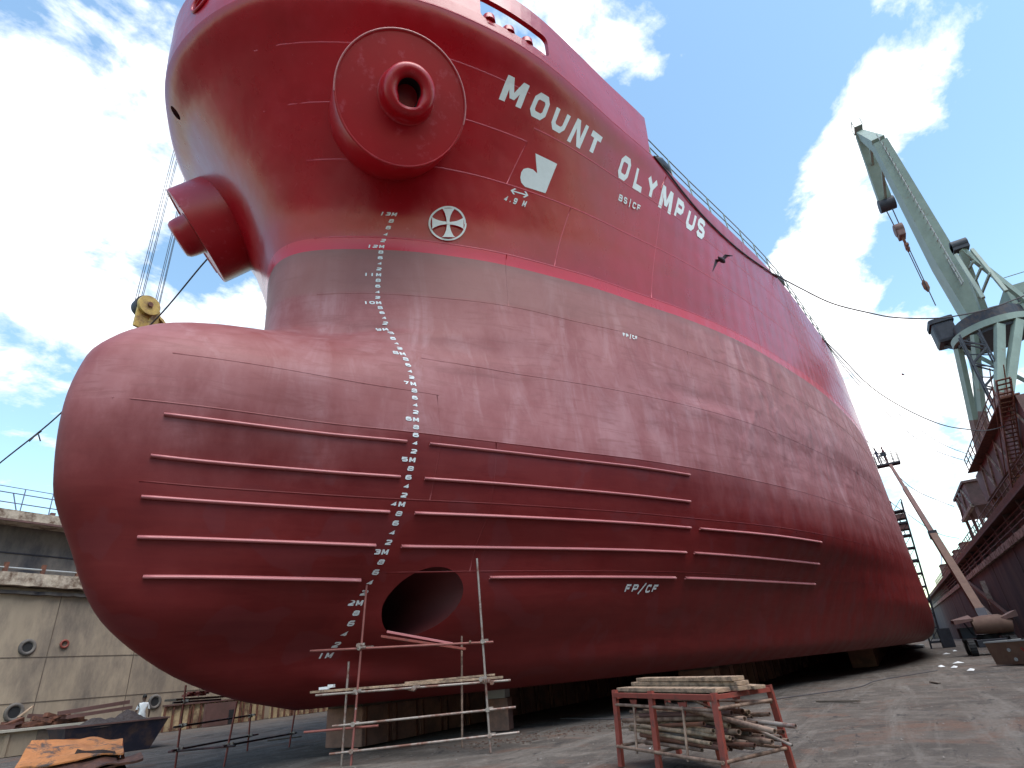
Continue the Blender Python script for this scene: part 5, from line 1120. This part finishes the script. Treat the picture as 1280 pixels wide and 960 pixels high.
plank('steel_beam', (4.4, 20.2, 1.40), (7.2, 19.9, 1.62), .22, .16, 'red oxide beam, upper one, on the rubble left of the skip', 'beam', PINKST); plank('steel_beam', (4.7, 20.1, 1.22), (7.3, 19.8, 1.38), .3, .14, 'red oxide beam, lower one, on the rubble left of the skip', 'beam', PINKST)
# ribbed panels by the foot of the wall
pan = thing('ribbed_panel', 'tan ribbed steel panels leaning along the foot of the tan dock wall', 'panel', (12.2, 24.1, 0), 'ribbed panels by the wall')
MB().box((12.2, 24.1, .66), (1.55, .2, 1.32)).build('panel_sheet', TAN, pan); MB().box((12.2, 24.02, 1.30), (1.6, .34, .08)).build('top_edge', PINKST, pan)
for k in (-.74, -.25, .25, .74): MB().box((12.2 + k, 23.96, .62), (.09, .1, 1.24)).build('rib', RUST, pan)
for i in range(1, 11): c = copy_tree(pan, loc=(12.2 + 1.68 * i + (.5 if i > 3 else 0), 24.1 + .03 * (i % 3), 0))
o = thing('door_slab', 'plain pinkish slab with a dark arch among the ribbed panels', 'slab', (13.9, 23.6, 0)); MB().box((14.6, 23.6, .6), (2.0, .15, 1.2), rz=.04).build('slab', PINKST, o); MB().box((15.35, 23.5, .38), (.3, .06, .76)).build('arch', BLACK, o)
# crumpled orange plate
st = thing('scrap_plate', 'crumpled orange-rust steel plate box in the bottom left corner', 'scrap', (-1.5, 5.2, 0))
def crump(c0, c1, c2, c3, nu, nv, amp, seed, th=.03):
    vs = []
    for j in range(nv + 1):
        for i in range(nu + 1):
            u, v = i / nu, j / nv; p = Vector(c0) * (1 - u) * (1 - v) + Vector(c1) * u * (1 - v) + Vector(c2) * u * v + Vector(c3) * (1 - u) * v
            e = 4 * u * (1 - u); q = mathutils.noise.noise(Vector((p.x * 2 + seed, p.y * 2, p.z * 2))) * amp; vs.append(p + Vector((q * .3, q * .5, q)))
    n = nu + 1; k = len(vs); vs += [v + Vector((0, 0, -th)) for v in vs]; fs = [(j * n + i, j * n + i + 1, (j + 1) * n + i + 1, (j + 1) * n + i) for j in range(nv) for i in range(nu)]
    fs2 = [tuple(reversed([x + k for x in f])) for f in fs]; ed = [(i, i + k, i + 1 + k, i + 1) for i in range(nu)] + [(nv * n + i + 1, nv * n + i + 1 + k, nv * n + i + k, nv * n + i) for i in range(nu)] + [((j + 1) * n, (j + 1) * n + k, j * n + k, j * n) for j in range(nv)] + [(j * n + nu, j * n + nu + k, (j + 1) * n + nu + k, (j + 1) * n + nu) for j in range(nv)]
    return vs, fs + fs2 + ed
MB().add(*crump((-3.0, 5.0, .40), (-1.2, 4.1, .44), (-.28, 6.0, .66), (-2.25, 6.3, .88), 24, 14, .10, 3)).build('top_plate', RUSTO, st)
MB().add(*crump((-1.2, 4.1, .44), (-.95, 4.3, -.02), (-.18, 6.0, -.02), (-.28, 6.0, .66), 10, 14, .03, 8)).build('end_plate', REDOX, st)
MB().add(*crump((-3.3, 4.9, .12), (-1.5, 3.7, .22), (-1.3, 4.2, .36), (-3.1, 5.3, .33), 20, 6, .16, 12)).build('torn_flap', RUST, st)
MB().add(*crump((-2.7, 4.3, .02), (-1.0, 3.6, .30), (-.75, 4.2, .40), (-2.3, 4.7, .20), 20, 6, .06, 15, .05)).build('bent_strip', RUST, st)
MB().add(*crump((-2.2, 4.6, .05), (-1.1, 4.0, .05), (-1.2, 4.5, .50), (-1.9, 4.8, .62), 16, 10, .12, 21)).build('grey_sheet', GRIT, st)
MB().add(*crump((-2.25, 6.3, .86), (-.28, 6.0, .64), (-.2, 6.05, -.02), (-2.3, 6.4, -.02), 10, 8, .03, 8)).build('back_plate', RUSTO, st)

# ------------------------------------------------------------------ bundles on deck, birds
def bundle(x, label):
    p = hp(x, 18.0, -.3); m = MB(); vs = []; n, k = 16, 9; d = (hp(x + .5, 18, -.3) - p).normalized()
    for j in range(k + 1):
        t = j / k; rr = .34 * math.sqrt(max(.02, 1 - (2 * t - 1) ** 2))
        for i in range(n): a = 2 * math.pi * i / n; q = rr * (1 + .35 * mathutils.noise.noise(Vector((math.cos(a) * 2 + x, math.sin(a) * 2, t * 3)))); vs.append(p + d * (1.5 * (t - .5)) + Vector((d.y, -d.x, 0)) * q * math.cos(a) + Vector((0, 0, .42 + q * math.sin(a))))
    m.add(vs, [(j * n + i, j * n + (i + 1) % n, (j + 1) * n + (i + 1) % n, (j + 1) * n + i) for j in range(k) for i in range(n)] + [tuple(range(n)), tuple(reversed(range(k * n, k * n + n)))], True)
    tag(m.build('tarpaulin_bundle', DKBLUE), label, 'bundle')
bundle(8.6, 'dark blue tarpaulin bundle at the deck rail just above the last word of the name'); bundle(20.6, 'dark bundle at the far end of the deck rail where the thick rope leaves')
def bird(c, sp, label, m_, roll=0.):
    m = MB(); c = Vector(c); d = Vector((1, -.2, .1)).normalized(); s_ = Vector((.15, .6, .8)).normalized() if roll else Vector((.55, -.45, .45)).normalized()
    m.tube([c - d * .30, c - d * .16, c, c + d * .14, c + d * .24], [.02, .06, .085, .06, .015], 10); o = m.build('bird', m_)
    for s in (1, -1):
        w = MB(); up = Vector((0, 0, 1)); a = s_ * s * sp; e = [c + d * .1, c + a * .45 + up * .10 + d * .12, c + a + (up * -.05 if s > 0 else up * -.22)]; h = [c - d * .10, c + a * .45 + up * .10 - d * .10, c + a - d * .03 + (up * -.05 if s > 0 else up * -.22)]
        vs = e + h; w.add(vs + [v + Vector((0, 0, -.012)) for v in vs], [(0, 1, 4, 3), (1, 2, 5, 4), (6, 9, 10, 7), (7, 10, 11, 8), (0, 6, 7, 1), (1, 7, 8, 2), (3, 4, 10, 9), (4, 5, 11, 10), (2, 8, 11, 5)]); w.build('wing', m_, o)
    return tag(o, label, 'bird')
BIRD = mat('dark_feathers', (.05, .02, .03), rough=.8)
bird((6.9, -11.0, 12.85), .62, 'dark bird gliding before the ship side below the last letters of the name', BIRD)
bird((29.0, -17.2, 15.4), .8, 'small grey bird gliding at the far edge of the hull', PALE, 1)

# ------------------------------------------------------------------ floor clutter
m = MB()
for i in range(420):
    t = RNG.random(); x = 2.0 + 5.5 * t + RNG.gauss(0, .5); y = -3.6 - 2.6 * t + RNG.gauss(0, .45); q = RNG.uniform(.006, .03)
    m.box((x, y, gz(x, y) - .01 + q * .3), (q * RNG.uniform(1, 3), q, q * .6), rz=RNG.uniform(0, 3), rx=RNG.uniform(-.3, .3))
tag(m.build('rust_scale', mat('brown_scale', (.11, .065, .05), rough=.9, var=.4, vscale=20)), kind='stuff')
tag(MB().tube(curve_pts([(7.5, -3.0, .04), (6.6, -5.2, .03), (7.4, -7.4, .035), (10.5, -8.6, .03), (13.5, -10.6, .035), (17, -11.2, .03), (21, -13.2, .04)], 10), .018, 6).build('floor_cable', ROPE), 'thin dark cable snaking over the dock floor beyond the pipe rack', 'cable')
for x, y, a, L_ in ((3.4, -7.4, .5, .8), (6.2, -8.8, 2.2, .5), (9.0, -10.4, 1.1, 1.2), (14, -12.8, .2, 1.0), (5.0, -5.9, 1.7, .6), (4.4, 2.4, .4, .9), (5.4, 6.5, 2.6, 1.1)):
    tag(MB().box((x, y, gz(x, y) + .01), (L_, .07, .035), rz=a).build('wood_offcut', WOODD), 'dark offcuts of timber lying on the dock floor', 'offcut', 'timber offcuts on the dock floor')
